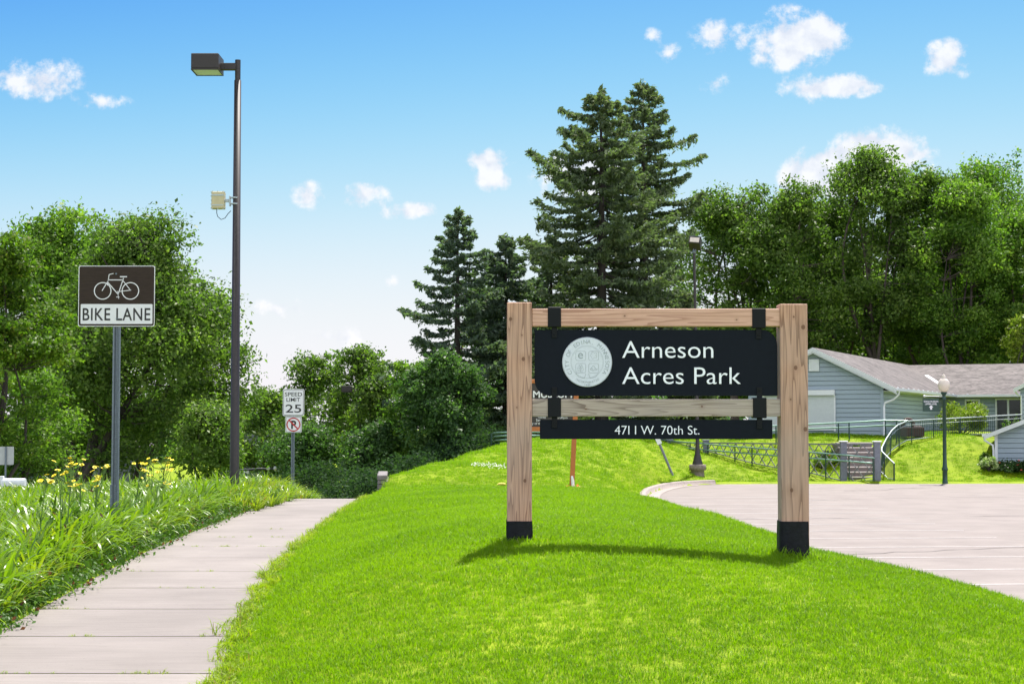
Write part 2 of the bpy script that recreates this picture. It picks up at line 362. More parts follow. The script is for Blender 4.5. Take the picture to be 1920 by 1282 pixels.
CTRL = np.array([
 (-1.0,3,.06),(-1.2,6,.18),(.5,5,.3),(3,5,.1),(5.3,5,-.4),(-1.75,8.5,.04),(-.9,8.5,.34),(0.3,8.5,.48),(1.8,8.5,.46),(3.2,9,.22),(4.4,9,-.15),(5.6,9,-.6),
 (-1.75,10.5,.04),(-1.1,10.5,.33),(-.1,10.5,.58),(1.5,10.5,.58),(3.4,11,.30),
 (-2.12,13,.04),(-1.5,13,.30),(-.7,13,.60),(.06,13,.71),(1.2,13,.68),(2.2,13,.575),(3.3,13.4,.35),(4.27,14,.12),(5.2,14,-.35),(6.2,14,-.88),
 (-2.5,17,.04),(-1.8,17,.28),(-.7,17,.58),(.6,17,.66),(2,17,.52),(3.75,16,.2),(4.9,17,-.4),(5.8,17,-.85),
 (-2.8,22,.04),(-2.0,22,.24),(-.6,22,.48),(1,22,.5),(3.5,22,.155),(4.8,22,-.5),
 (-3.0,27,.04),(-2.2,27,.2),(-.5,27,.38),(1.2,27,.38),(3.4,27,.14),(4.7,27,-.5),
 (-3.3,35,.05),(-2.4,35,.14),(-.5,36,.24),(1.5,36,.2),(3.2,35,.04),(4.5,35,-.6),
 (-3.6,43,-.02),(-2.4,43,.02),(0,43,.02),(2,43,0),(3.3,43,-.3),(4.5,43,-.8),
 (-3.6,50,.12),(-2,48,-.05),(0,48,-.15),(1.79,49,-.19),(3.4,50,-.45),(4.3,54,-.75),
 (-2.8,55,.32),(-1,56,.40),(1.0,56,.32),(3,56,-.1),(4.1,58,-.5),
 (-1.66,60,.57),(-.2,66,.91),(-.2,62,.72),(1.8,62,.62),(3.3,62,.15),(2.0,70,1.11),(3.6,74,1.10),(3.5,67,.6),(4.9,67,-.2),(5.0,72,.35),
 (5.45,78,.98),(7.1,80,.71),(8.85,82,.35),(6.95,73.5,-.5),(8.4,76,-.57),(10,81,.11),(11.2,80,-.13),(12.5,78.5,-.39),(13.7,77,-.6),(14.9,75.7,-.92),(16.1,75,-.94),
 (10,77,-.6),(12,75.5,-.85),(10,86,.95),(12.5,83.5,.95),(14.6,81.5,.95),(15.3,79.5,.4),(15.2,77.5,-.5),(17,82,1.0),(17.3,79,.3),(18,75.3,-.9),(18.7,80.5,.72),(20.3,75.6,-.9),(20.7,81.5,1.05),(22.3,81,.98),(22.3,77,-.55),(24,76,-.85),(26,78,-.8),(30,78,-.8),(26,84,1.0),
 (12,90,1.05),(20,88,1.05),(28,90,1.05),(12,110,1.1),(35,100,1.1),(30,130,1.1),(0,78,.7),(-2.5,70,-.1),(0,90,.2),(5,95,.8),(0,120,0),
 (-4.9,50,-.75),(-4.5,58,-1.2),(-6,70,-2.1),(-8,100,-3.1),(-5,85,-1.6),
 (-5.1,8,0),(-7,8,.05),(-9.5,10,0),(-11,12,-.45),(-5.5,20,0),(-8.5,20,0),(-11,22,-.45),(-6,32,0),(-9,32,-.05),(-11.5,33,-.5),(-6.5,42,-.25),(-11.5,45,-.9),(-14,12,-.5),(-14,33,-.55),
 (-24,15,-.4),(-24,40,-.6),(-24,75,-1.4),(-14,70,-2.2),(-24,110,-2.5),(-16,130,-3.2),(-60,50,-.6),(-60,110,-1.5),(0,170,-2),(40,170,0),(60,60,-.9),(60,20,-.9),(-40,-30,0),(40,-30,-.5),
 (-300,200,-2),(300,200,0),(0,400,-3),(-400,600,-2),(400,600,-2),(0,-200,0),(-300,-200,0),(300,-200,0)], float)
def _k(a, b):
    d2 = (a[:, None, 0]-b[None, :, 0])**2 + ((a[:, None, 1]-b[None, :, 1])*.55)**2
    return np.sqrt(d2 + 0.25)
_A = _k(CTRL, CTRL); _n = len(CTRL); _big = np.zeros((_n+1, _n+1)); _big[:_n, :_n] = _A + np.eye(_n)*-0.02; _big[_n, :_n] = 1; _big[:_n, _n] = 1
_w = np.linalg.solve(_big, np.append(CTRL[:, 2], 0))
def polydist(x, y, poly):
    """signed distance, negative inside"""
    best = np.full(x.shape, 1e9); inside = np.zeros(x.shape, bool); n = len(poly)
    for i in range(n):
        a = poly[i]; b = poly[(i+1) % n]; ab = b-a
        t = np.clip(((x-a[0])*ab[0]+(y-a[1])*ab[1])/(ab@ab), 0, 1)
        best = np.minimum(best, np.hypot(x-a[0]-t*ab[0], y-a[1]-t*ab[1]))
        c = ((a[1] > y) != (b[1] > y)) & (x < (b[0]-a[0])*(y-a[1])/((b[1]-a[1]) if abs(b[1]-a[1]) > 1e-12 else 1e-12)+a[0])
        inside ^= c
    return np.where(inside, -best, best)
def sstep(a, b, t): t = np.clip((t-a)/(b-a), 0, 1); return t*t*(3-2*t)
ROADX = lambda y: np.interp(y, [-50,0,30,60,130,400], [-14.5,-14.8,-15.5,-17,-23,-50])
def height(x, y):
    x = np.atleast_1d(np.asarray(x, float)); y = np.atleast_1d(np.asarray(y, float))
    out = np.empty(x.shape); P_ = np.stack([x, y], 1)
    for i in range(0, len(x), 20000):
        out[i:i+20000] = _k(P_[i:i+20000], CTRL) @ _w[:_n] + _w[_n]
    out = np.clip(out, -5, 1.6)
    d = polydist(x, y, LOT)
    s = sstep(0.15, 1.3, d); out = out*s + (LZ+.10)*(1-s)
    out = np.where(d < 0.02, LZ-.06, out)
    dw = np.abs(x-wx(y)) - HW
    s = sstep(0.03, .45, dw); out = out*s + (wz(y)+.015)*(1-s)
    out = np.where(dw < 0.0, wz(y)-.08, out)
    # street on the left
    dr = np.abs(x-ROADX(y)) - 3.6
    s = sstep(0, 1.2, dr); rz = wz(y)-.55
    out = out*s + (rz-.02)*(1-s)
    return out
def h1(x, y): return float(height([x], [y])[0])

def stepped(segs):
    r = []
    for a, b, st in segs: r += list(np.arange(a, b, st))
    return np.array(r)
xs = stepped([(-1500,-200,200),(-200,-60,20),(-60,-20,2),(-20,-6,.5),(-6,7.5,.13),(7.5,32,.4),(32,60,2),(60,200,20),(200,1501,200)])
ys = stepped([(-200,-10,30),(-10,4,2),(4,24,.16),(24,60,.33),(60,92,.4),(92,140,4),(140,400,30),(400,3001,300)])
GX, GY = np.meshgrid(xs, ys); gz = height(GX.ravel(), GY.ravel())
V_ = np.stack([GX.ravel(), GY.ravel(), gz], 1); nx, ny = len(xs), len(ys)
ii = (np.arange(ny-1)[:, None]*nx + np.arange(nx-1)[None, :]).ravel()
Fc = np.stack([ii, ii+1, ii+nx+1, ii+nx], 1)
def turfmat():
    m, nt = newmat('turf'); N = nt.nodes; L = nt.links
    o = N.new('ShaderNodeOutputMaterial'); b = N.new('ShaderNodeBsdfPrincipled'); L.new(b.outputs[0], o.inputs[0]); b.inputs['Roughness'].default_value = .8; b.inputs['Specular IOR Level'].default_value = .1
    t = N.new('ShaderNodeTexCoord')
    n = N.new('ShaderNodeTexNoise'); n.inputs['Scale'].default_value = .55; n.inputs['Detail'].default_value = 6; L.new(t.outputs['Object'], n.inputs[0])
    n2 = N.new('ShaderNodeTexNoise'); n2.inputs['Scale'].default_value = 14; n2.inputs['Detail'].default_value = 6; L.new(t.outputs['Object'], n2.inputs[0])
    a = N.new('ShaderNodeMath'); a.operation = 'ADD'; L.new(n.outputs[0], a.inputs[0]); L.new(n2.outputs[0], a.inputs[1])
    h = N.new('ShaderNodeMath'); h.operation = 'MULTIPLY'; h.inputs[1].default_value = .5; L.new(a.outputs[0], h.inputs[0])
    cr = N.new('ShaderNodeValToRGB'); L.new(h.outputs[0], cr.inputs[0]); e = cr.color_ramp.elements
    e[0].position = .38; e[1].position = .62; e[0].color = (.125,.190,.002,1); e[1].color = (.215,.290,.003,1)
    L.new(cr.outputs[0], b.inputs['Base Color'])
    n3 = N.new('ShaderNodeTexNoise'); n3.inputs['Scale'].default_value = 45; n3.inputs['Detail'].default_value = 3; L.new(t.outputs['Object'], n3.inputs[0])
    bp = N.new('ShaderNodeBump'); bp.inputs['Strength'].default_value = .6; bp.inputs['Distance'].default_value = .03; L.new(n3.outputs[0], bp.inputs['Height']); L.new(bp.outputs[0], b.inputs['Normal'])
    return m
M_turf = turfmat()
ground = npmesh('lawn_ground', V_, Fc, M_turf, smooth=True); tag(ground, kind='structure')

# street
M_asphalt_dark = basic('street_asphalt', (.11,.11,.115), .85, 0, .2, 2, bump=.4, bscale=80)
ry = stepped([(-40,160,2.0),(160,500,20)]); rv = []; rf = []
for i, y in enumerate(ry):
    for k in (-3.5, 0, 3.5): rv.append((float(ROADX(y))+k, y, float(wz(y))-.55+.02))
for i in range(len(ry)-1):
    for k in range(2): a = i*3+k; rf.append((a, a+1, a+4, a+3))
road = MB().add(rv, rf).build('street', M_asphalt_dark); tag(road, kind='structure')

# ------------------------------------------------------------------ sidewalk slabs
def concretemat(name, base, dark):
    m, nt = newmat(name); N = nt.nodes; L = nt.links
    o = N.new('ShaderNodeOutputMaterial'); b = N.new('ShaderNodeBsdfPrincipled'); L.new(b.outputs[0], o.inputs[0]); b.inputs['Roughness'].default_value = .85; b.inputs['Specular IOR Level'].default_value = .25
    t = N.new('ShaderNodeTexCoord')
    mp = N.new('ShaderNodeMapping'); mp.inputs['Scale'].default_value = (.7,7,1); L.new(t.outputs['Object'], mp.inputs[0])
    n = N.new('ShaderNodeTexNoise'); n.inputs['Scale'].default_value = 2.2; n.inputs['Detail'].default_value = 9; n.inputs['Roughness'].default_value = .7; L.new(mp.outputs[0], n.inputs[0])
    n2 = N.new('ShaderNodeTexNoise'); n2.inputs['Scale'].default_value = .9; n2.inputs['Detail'].default_value = 5; L.new(t.outputs['Object'], n2.inputs[0])
    n3 = N.new('ShaderNodeTexNoise'); n3.inputs['Scale'].default_value = 130; n3.inputs['Detail'].default_value = 2; L.new(t.outputs['Object'], n3.inputs[0])
    s1 = N.new('ShaderNodeMath'); s1.operation = 'ADD'; L.new(n.outputs[0], s1.inputs[0]); L.new(n2.outputs[0], s1.inputs[1])
    s2 = N.new('ShaderNodeMath'); s2.operation = 'MULTIPLY_ADD'; s2.inputs[1].default_value = .5; L.new(n3.outputs[0], s2.inputs[0]); L.new(s1.outputs[0], s2.inputs[2])
    h = N.new('ShaderNodeMath'); h.operation = 'MULTIPLY'; h.inputs[1].default_value = .4; L.new(s2.outputs[0], h.inputs[0])
    cr = N.new('ShaderNodeValToRGB'); L.new(h.outputs[0], cr.inputs[0]); e = cr.color_ramp.elements
    e[0].position = .36; e[1].position = .62; e[0].color = tuple(dark)+(1,); e[1].color = tuple(base)+(1,)
    ge = N.new('ShaderNodeNewGeometry'); mr_ = N.new('ShaderNodeMapRange'); mr_.inputs[3].default_value = .90; mr_.inputs[4].default_value = 1.06; L.new(ge.outputs['Random Per Island'], mr_.inputs[0])
    n4 = N.new('ShaderNodeTexNoise'); n4.inputs['Scale'].default_value = 2.6; n4.inputs['Detail'].default_value = 8; n4.inputs['Roughness'].default_value = .75; n4.inputs['Distortion'].default_value = .6; L.new(t.outputs['Object'], n4.inputs[0])
    st_ = N.new('ShaderNodeMapRange'); st_.inputs[1].default_value = .60; st_.inputs[2].default_value = .74; st_.inputs[3].default_value = 1.0; st_.inputs[4].default_value = .80; L.new(n4.outputs[0], st_.inputs[0])
    sp3 = N.new('ShaderNodeTexNoise'); sp3.inputs['Scale'].default_value = 38; sp3.inputs['Detail'].default_value = 2; L.new(t.outputs['Object'], sp3.inputs[0])
    s4_ = N.new('ShaderNodeMapRange'); s4_.inputs[1].default_value = .68; s4_.inputs[2].default_value = .74; s4_.inputs[3].default_value = 1.0; s4_.inputs[4].default_value = .72; L.new(sp3.outputs[0], s4_.inputs[0])
    m1 = N.new('ShaderNodeMath'); m1.operation = 'MULTIPLY'; L.new(mr_.outputs[0], m1.inputs[0]); L.new(st_.outputs[0], m1.inputs[1])
    m2 = N.new('ShaderNodeMath'); m2.operation = 'MULTIPLY'; L.new(m1.outputs[0], m2.inputs[0]); L.new(s4_.outputs[0], m2.inputs[1])
    vm = N.new('ShaderNodeVectorMath'); vm.operation = 'SCALE'; L.new(cr.outputs[0], vm.inputs[0]); L.new(m2.outputs[0], vm.inputs['Scale'])
    L.new(vm.outputs[0], b.inputs['Base Color'])
    bp = N.new('ShaderNodeBump'); bp.inputs['Strength'].default_value = .35; bp.inputs['Distance'].default_value = .004; L.new(n3.outputs[0], bp.inputs['Height']); L.new(bp.outputs[0], b.inputs['Normal'])
    return m
M_walk = concretemat('sidewalk_concrete', (.250,.224,.203), (.172,.153,.138))
mb = MB(); JOINTS = []
y = 3.3
while y < 100:
    y2 = y + 1.93
    JOINTS.append(y)
    a, b = y+.010, y2-.010; m = 3; vs = []; fs = []
    for i in range(m+1):
        t = a+(b-a)*i/m; c = float(wx(t)); z = float(wz(t))+.012*math.sin(y*3.1)*.3
        for k in (-1, -.985, .985, 1): vs.append((c+k*HW, t, z if abs(k) < 1 else z-.01))
    for i in range(m):
        for k in range(3): q = i*4+k; fs.append((q, q+1, q+5, q+4))
    o0 = len(vs)
    for i in (0, m):            # joint faces
        t = a if i == 0 else b; c = float(wx(t)); z = float(wz(t))
        vs += [(c-HW, t, z-.07), (c+HW, t, z-.07)]
    fs += [(0, 3, o0+1, o0), (m*4+3, m*4, o0+2, o0+3)]
    mb.add(vs, fs); y = y2
walk = mb.build('sidewalk', M_walk); tag(walk, kind='structure')

# ------------------------------------------------------------------ parking lot
M_lot = concretemat('lot_asphalt', (.240,.210,.190), (.172,.149,.135))
lotv = [(p[0], p[1], LZ) for p in LOT]
lot = MB().add(lotv, [tuple(range(len(lotv)))[::-1]]).build('parking_lot', M_lot); tag(lot, kind='structure')
M_stripe = basic('stripe_paint', (.44,.41,.39), .7, 0, .25, 9, detail=9)
mb = MB(); TH = R(5)
for k in range(-1, 14):
    yb = 24.4 + 2.75*k; xl = 10.95; n = 5
    x0 = 5.0+ (1.2 if yb < 30 else .5)
    for (a, b) in ((x0, xl),):
        p = Vector((a, yb-(xl-a)*math.tan(TH)*.9, LZ+.005)); q = Vector((b, yb, LZ+.005)); dn = Vector((0, .045, 0))
        mb.add([p-dn, q-dn, q+dn, p+dn], [(0,1,2,3)])
for k in range(6):
    yb = 30+5.6*k; mb.add([(17.5,yb,LZ+.005),(23,yb+.5,LZ+.005),(23,yb+.6,LZ+.005),(17.5,yb+.1,LZ+.005)], [(0,1,2,3)])
o = mb.build('parking_stripes', M_stripe); tag(o, kind='structure')
M_tar = basic('tar_crack', (.11,.095,.09), .9, 0, .3, 5)
mb = MB()
for (pts, w) in (([(13,66),(14.5,66.6),(16,68.8),(17.5,69.6)], .07), ([(5.2,45.8),(9,46.2),(14,47.5),(24,48.5)], .035), ([(6.2,33),(9.2,34.4),(12,35.8),(18,37)], .03), ([(8.5,24.9),(10.5,25.9),(14,27)], .03), ([(9,57),(16,60),(24,60.5)], .035)):
    fine = []
    for i in range(len(pts)-1):
        for t in np.linspace(0, 1, 9)[:-1]:
            fine.append((pts[i][0]*(1-t)+pts[i+1][0]*t + random.uniform(-.05,.05), pts[i][1]*(1-t)+pts[i+1][1]*t+random.uniform(-.12,.12)))
    vs = []
    for p in fine: ww = w*random.uniform(.3, 1.2); vs += [(p[0], p[1]-ww, LZ+.009), (p[0], p[1]+ww, LZ+.009)]
    mb.add(vs, [(2*i, 2*i+2, 2*i+3, 2*i+1) for i in range(len(fine)-1)])
o = mb.build('lot_cracks', M_tar); tag(o, kind='structure')

# kerb round the corner of the lot
KP = [(4.95,50),(4.6,56),(4.75,59.5),(5.3,64),(6.1,68),(7.0,71),(8.2,73),(8.9,73.5)]
kp = []
for i in range(len(KP)-1):
    for t in np.linspace(0, 1, 6)[:-1]: kp.append(Vector((KP[i][0]*(1-t)+KP[i+1][0]*t, KP[i][1]*(1-t)+KP[i+1][1]*t, 0)))
kp.append(Vector((8.9,73.5,0)))
for _ in range(4):
    kp = [kp[0]] + [(kp[i-1]+kp[i]*2+kp[i+1])/4 for i in range(1, len(kp)-1)] + [kp[-1]]
mb = MB(); vs = []; prof = [(-.42,LZ+.012),(.02,LZ+.004),(.05,LZ+.15),(.09,LZ+.19),(.26,LZ+.19),(.30,LZ+.0)]
for i, p in enumerate(kp):
    t = (kp[min(i+1, len(kp)-1)]-kp[max(i-1, 0)]).normalized(); nrm = Vector((-t.y, t.x, 0))
    for (d, z) in prof: vs.append((p.x+nrm.x*d, p.y+nrm.y*d, z))
n = len(prof); mb.add(vs, [(i*n+k, (i+1)*n+k, (i+1)*n+k+1, i*n+k+1) for i in range(len(kp)-1) for k in range(n-1)], True)
o = mb.build('kerb', M_kerb); tag(o, kind='structure')

# ------------------------------------------------------------------ PARK SIGN
SY = 13.02
def sx(px): return (px-960)*SY/F
S0 = at(960, 1010, SY)
def P(px, py, y=SY): return at(px, py, y)
def sbox(px0, py0, px1, py1, yc, depth, bev=.0):
    a = P(px0, py1, SY); b = P(px1, py0, SY)
    return ((a.x+b.x)/2, yc, (a.z+b.z)/2), (abs(b.x-a.x), depth, abs(b.z-a.z)), bev
sroot = thing('park_sign', (sx(1235), SY+.1, h1(sx(1235), SY)), 'large cedar framed sign with black panels standing on the lawn, reading Arneson Acres Park', 'sign')
O = sroot.location
def box_part(name, m, px0, py0, px1, py1, yc, depth, bev=.004, parent=sroot):
    c, d, b = sbox(px0, py0, px1, py1, yc, depth, bev)
    # own origin at its centre keeps the wood grain local
    ob = MB().box((0,0,0), d, bev=b).build(name, m, parent); ob.location = Vector(c)-O; return ob
PD = .19
post1 = box_part('post', M_wood_post1, 950.5, 566.6, 997.2, 1040, SY+PD/2, PD, .006)
post2 = box_part('post', M_wood_post2, 1466.5, 569.5, 1513.8, 1075, SY+PD/2, PD, .006)
box_part('rail', M_wood_top, 997.6, 578.3, 1466, 611.5, SY+.06, .09, .004)
box_part('rail', M_wood_low, 997.6, 747.8, 1466, 780.5, SY+.06, .09, .004)
# wraps
for (a, b, top, bot, sd) in ((949.2, 998.6, 976.5, 1036, 1), (1464.6, 1516.2, 977, 1072, 2)):
    c, d, _ = sbox(a, top, b, bot, SY+PD/2, PD+.012)
    mb = MB(); nz_ = 8; vs = []
    hx, hy, hz = d[0]/2, d[1]/2, d[2]/2; rr = random.Random(sd)
    ring = [(-hx,-hy),(-hx*.33,-hy),(hx*.33,-hy),(hx,-hy),(hx,0),(hx,hy),(0,hy),(-hx,hy),(-hx,0)]
    for k in range(nz_+1):
        z = -hz+2*hz*k/nz_; bulge = .006*max(0, 1-k/nz_*1.3)
        for (x_, y_) in ring: vs.append((x_*(1+bulge*6)+rr.uniform(-.0018,.0018), y_*(1+bulge*4)-rr.uniform(0,.003), z))
    n = len(ring)
    mb.add(vs, [(k*n+i, k*n+(i+1)%n, (k+1)*n+(i+1)%n, (k+1)*n+i) for k in range(nz_) for i in range(n)], True)
    w = mb.build('post_wrap', M_wrap, sroot); w.location = Vector(c)-O
# panels
def rounded(x0, x1, z0, z1, r, corners):
    pts = []
    for cn, cx, cz, a0 in (('bl',x0,z0,PI),('br',x1,z0,1.5*PI),('tr',x1,z1,0),('tl',x0,z1,.5*PI)):
        rr = r if cn in corners else .004
        ccx = cx + (rr if cn[1] == 'l' else -rr); ccz = cz + (rr if cn[0] == 'b' else -rr)
        for k in range(9): a = a0 + (PI/2)*k/8; pts.append((ccx+rr*math.cos(a), ccz+rr*math.sin(a)))
    return pts
PY = SY+.035
A = P(1002.5, 741.5); B = P(1458.5, 617.8)
mb = MB(); mb.prism(rounded(A.x, B.x, A.z, B.z, .12, ('bl','tr')), PY, PY+.03)
main = mb.build('name_panel', M_black_panel, sroot, O)
A2 = P(1012.5, 822.8); B2 = P(1449.5, 786.5)
addr = MB().prism(rounded(A2.x, B2.x, A2.z, B2.z, .01, ()), PY, PY+.03).build('address_panel', M_black_panel, sroot, O)
def flat(x, z, yface, sc=1.0): return lambda p: Vector((x+p.x*sc, yface-p.z, z+p.y*sc))
mb = MB()
pxm = SY/F
for (s, a, b, base, capm) in (('Arneson', 1167, 1338.5, 670.5, 33.5), ('Acres Park', 1167, 1390, 719.5, 33.5)):
    q = P(a, base); mb = MB(); put_text(mb, s, flat(q.x, q.z, PY-.0015), w=(b-a)*pxm, h=capm*pxm, depth=.006, bold=-.004)
    mb.build('lettering', M_white_letter, main, O)
mb = MB(); q = P(1153, 814.3); put_text(mb, '47I I W. 70th St.', flat(q.x, q.z, PY-.0015), w=(1312-1153)*pxm, h=17.6*pxm, depth=.005, bold=-.006)
mb.build('lettering', M_white_letter, addr, O)
# seal
cs = P(1101.2, 678.3); RS = 46.5*pxm
seal = MB(); seal.add([(cs.x, PY-.012, cs.z)] + [(cs.x+RS*math.cos(2*PI*k/64), PY-.012, cs.z+RS*math.sin(2*PI*k/64)) for k in range(64)] + [(cs.x+RS*1.01*math.cos(2*PI*k/64), PY-.001, cs.z+RS*1.01*math.sin(2*PI*k/64)) for k in range(64)],
         [(0, k+1, (k+1)%64+1) for k in range(64)] + [(k+1, k+65, (k+1)%64+65, (k+1)%64+1) for k in range(64)])
sealo = seal.build('city_seal', M_seal, main, O)
rel = MB(); YF = PY-.0125
def ring(mb, r, w, cx=0, cz=0, a0=0, a1=2*PI, n=60):
    vs = []
    for k in range(n+1):
        a = a0+(a1-a0)*k/n
        for q_ in (r-w, r+w): vs.append((cs.x+cx+q_*math.cos(a), YF-.0015, cs.z+cz+q_*math.sin(a)))
    mb.add(vs, [(2*k, 2*k+1, 2*k+3, 2*k+2) for k in range(n)])
def line(mb, pts, w):
    for (p, q_) in zip(pts[:-1], pts[1:]):
        d = Vector((q_[0]-p[0], 0, q_[1]-p[1])); L_ = d.length
        if L_ < 1e-9: continue
        nrm = Vector((-d.z, 0, d.x))/L_*w; a = Vector((cs.x+p[0], YF-.0017, cs.z+p[1])); b = Vector((cs.x+q_[0], YF-.0017, cs.z+q_[1]))
        mb.add([a-nrm, b-nrm, b+nrm, a+nrm], [(0,1,2,3)])
ring(rel, RS*.985, .0007); ring(rel, RS*.66, .0007); ring(rel, RS*.63, .0004)
def arc_text(s, r, ac, size, flip=False, span=None):
    n = len(s); span = span or 4.0
    for i, ch in enumerate(s):
        if ch == ' ': continue
        co, fs = text_mesh(ch, h=size, depth=.0015, bold=-.01); wch = co[:,0].max()
        t = (i-(n-1)/2)/(n-1)*span
        a = ac - t if not flip else ac + t
        for p in co: p[0] -= wch/2
        rot = (a-PI/2) if not flip else (a+PI/2)
        cx_, cz_ = r*math.cos(a), r*math.sin(a)
        rel.add([(cs.x+cx_+p[0]*math.cos(rot)-p[1]*math.sin(rot), YF-p[2], cs.z+cz_+p[0]*math.sin(rot)+p[1]*math.cos(rot)) for p in co], fs)
arc_text('CITY OF EDINA, MINNESOTA', RS*.74, PI/2, RS*.17, span=4.25)
arc_text('INCORPORATED', RS*.86, -PI/2, RS*.085, True, span=1.15)
arc_text('1888', RS*.96, -PI/2, RS*.075, True, span=.22)
s_ = RS*.46; g = RS*.06; lw = .0011
for sxn in (-1, 1):
    for szn in (-1, 1):
        x0, x1 = sxn*g, sxn*s_; z0, z1 = szn*g, szn*s_*(.95)
        x0, x1 = min(x0,x1), max(x0,x1); z0, z1 = min(z0,z1), max(z0,z1)
        pts = [(p[0], p[1]) for p in rounded(x0, x1, z0, z1, RS*.07, ('bl','br','tl','tr'))]; line(rel, pts+[pts[0]], lw)
line(rel, [(-s_, -s_*.98), (-s_*.75, -RS*.60), (-RS*.12, -RS*.66), (-g, -RS*.5), (-g, -s_)], lw); line(rel, [(s_, -s_*.98), (s_*.75, -RS*.60), (RS*.12, -RS*.66), (g, -RS*.5), (g, -s_)], lw)
co, fs = text_mesh('e', h=RS*.36, depth=.001); wch = co[:,0].max()
rel.add([(cs.x-RS*.27-wch/2+p[0], YF-p[2], cs.z+RS*.14+p[1]) for p in co], fs)
for k in range(26):       # maple-like leaf, tree, tent
    a = 2*PI*k/26; r1 = RS*(.08+.07*abs(math.sin(2.5*a))); r2 = RS*(.08+.07*abs(math.sin(2.5*(a+2*PI/26))))
    line(rel, [(RS*.26+r1*math.cos(a), RS*.27+r1*math.sin(a)), (RS*.26+r2*math.cos(a+2*PI/26), RS*.27+r2*math.sin(a+2*PI/26))], lw*.8)
for (dx, dz) in ((-.33,-.2),(-.22,-.2),(-.27,-.14),(-.35,-.28),(-.19,-.28)): ring(rel, RS*.05, lw*.6, RS*dx, RS*dz, n=12)
line(rel, [(-RS*.27,-RS*.24),(-RS*.27,-RS*.4)], lw); line(rel, [(-RS*.4,-RS*.36),(-RS*.16,-RS*.4)], lw*.7)
line(rel, [(RS*.12,-RS*.3),(RS*.24,-RS*.14),(RS*.34,-RS*.25),(RS*.24,-RS*.36),(RS*.12,-RS*.3),(RS*.2,-RS*.24),(RS*.24,-RS*.36)], lw); line(rel, [(RS*.3,-RS*.34),(RS*.42,-RS*.3),(RS*.34,-RS*.26)], lw)
rel.build('seal_relief', M_seal_dark, sealo, O)
# clamps and tabs
for (px0, px1, ty, by) in ((1027.3, 1052, 575.2, 613.2), (1411, 1436, 577.8, 615), (1027.3, 1052, 745, 782), (1412.5, 1437.5, 745.2, 783.8)):
    c, d, _ = sbox(px0, ty, px1, by, SY+.06, .112); cm = MB().box((0,0,0), d, bev=.005).build('rail_clamp', M_black_metal, sroot); cm.location = Vector(c)-O
    mx_ = (px0+px1)/2; lo = by
    mb = MB(); c2, d2, _ = sbox(mx_-5, lo-1, mx_+5, lo+20, PY-.005, .008); mb.box(c2, d2, bev=.002)
    q = P(mx_, lo+13); mb.box((q.x, PY-.011, q.z), (.014,.008,.014), bev=.003)
    if ty > 700:
        m2 = MB(); c2, d2, _ = sbox(mx_-5, ty-20, mx_+5, ty+1, PY-.005, .008); m2.box(c2, d2, bev=.002); q = P(mx_, ty-14); m2.box((q.x, PY-.011, q.z), (.014,.008,.014), bev=.003)
        m2.build('hanger_tab', M_black_metal, sroot, O)
    mb.build('hanger_tab', M_black_metal, sroot, O)

# ------------------------------------------------------------------ tall street lamps
def tall_lamp(px, topy, Y, basez, label, boxw_px=52, box_gap=27):
    s = Y/F; X = (px-960)*s; ztop = at(px, topy, Y).z
    t = thing('street_lamp', (X, Y, basez), label, 'street lamp', 'dark square poles with shoebox heads along the sidewalk')
    h = ztop-basez; r0 = .092; r1 = .070
    MB().tube([(0,0,0),(0,0,h-.42),(0,0,h-.418)], [r0*1.05,r1,.001], 28).build('pole', M_lamp, t)
    MB().tube([(0,0,h-.43),(0,0,h)], .057, 20).build('pole_top', M_lamp, t)
    MB().box((-.20,0,h-.14), (.34,.12,.14), bev=.008).build('arm', M_lamp, t)
    hd = MB(); hx = -.62
    hd.box((hx,0,h-.08), (.56,.62,.31), bev=.012)
    hh = hd.build('lamp_head', M_lamp, t)
    fr = MB()
    for (c, d) in (((hx,-.30,h-.25),(.56,.02,.03)),((hx,.30,h-.25),(.56,.02,.03)),((hx-.27,0,h-.25),(.02,.58,.03)),((hx+.27,0,h-.25),(.02,.58,.03))): fr.box(c, d)
    fr.build('lens_frame', M_lamp, hh)
    MB().box((hx,0,h-.247), (.51,.57,.012)).build('lens', M_lens, hh)
    MB().box((0,0,.03), (.32,.32,.06), bev=.01).build('base_plate', M_lamp, t)
    return t
L1 = tall_lamp(441, 113, 34.0, h1((441-960)*34/F, 34.0), 'tall dark street lamp with a beige box strapped to its pole, beside the bed')
# the beige box is strapped to the first pole
s28 = 34.0/F
bx = thing('utility_box', at(441, 378, 34.0), 'beige radio box with ribbed rim strapped halfway up the tall street lamp', 'box')
zc = 0.0
cx = (409.5-441)*s28; W_ = 24*s28; H_ = 32*s28
b_ = MB().box((cx,0,.02), (W_,.20,H_), bev=.012)
ob = b_.build('housing', M_cream, bx)
ri = MB()
for k in range(5):
    z = .02-H_/2+H_*(k+.1)/4.2
    for s_x in (-1,1): ri.box((cx+s_x*(W_/2+.006), -.06, z), (.02,.05,.016))
for k in range(3):
    for s_z in (-1,1): ri.box((cx+(k-1)*W_*.42, -.06, .02+s_z*(H_/2+.006)), (.02,.05,.018))
ri.box((cx,-.103,.12),(W_*.96,.012,.03)); ri.box((cx,-.103,-.085),(W_*.9,.010,.022))
ri.build('rim_lugs', M_greyplast, ob)
br = MB(); br.box((-.165,0,.015),(.12,.05,.06)); br.box((-.105,0,.01),(.03,.10,.21), bev=.006)
br.build('bracket', M_greyplast, bx)
for zz in (.075, -.05):
    MB().lathe((0,0,zz), [(.088,-.013),(.093,-.010),(.093,.010),(.088,.013)], 24).build('strap', M_greyplast, bx)
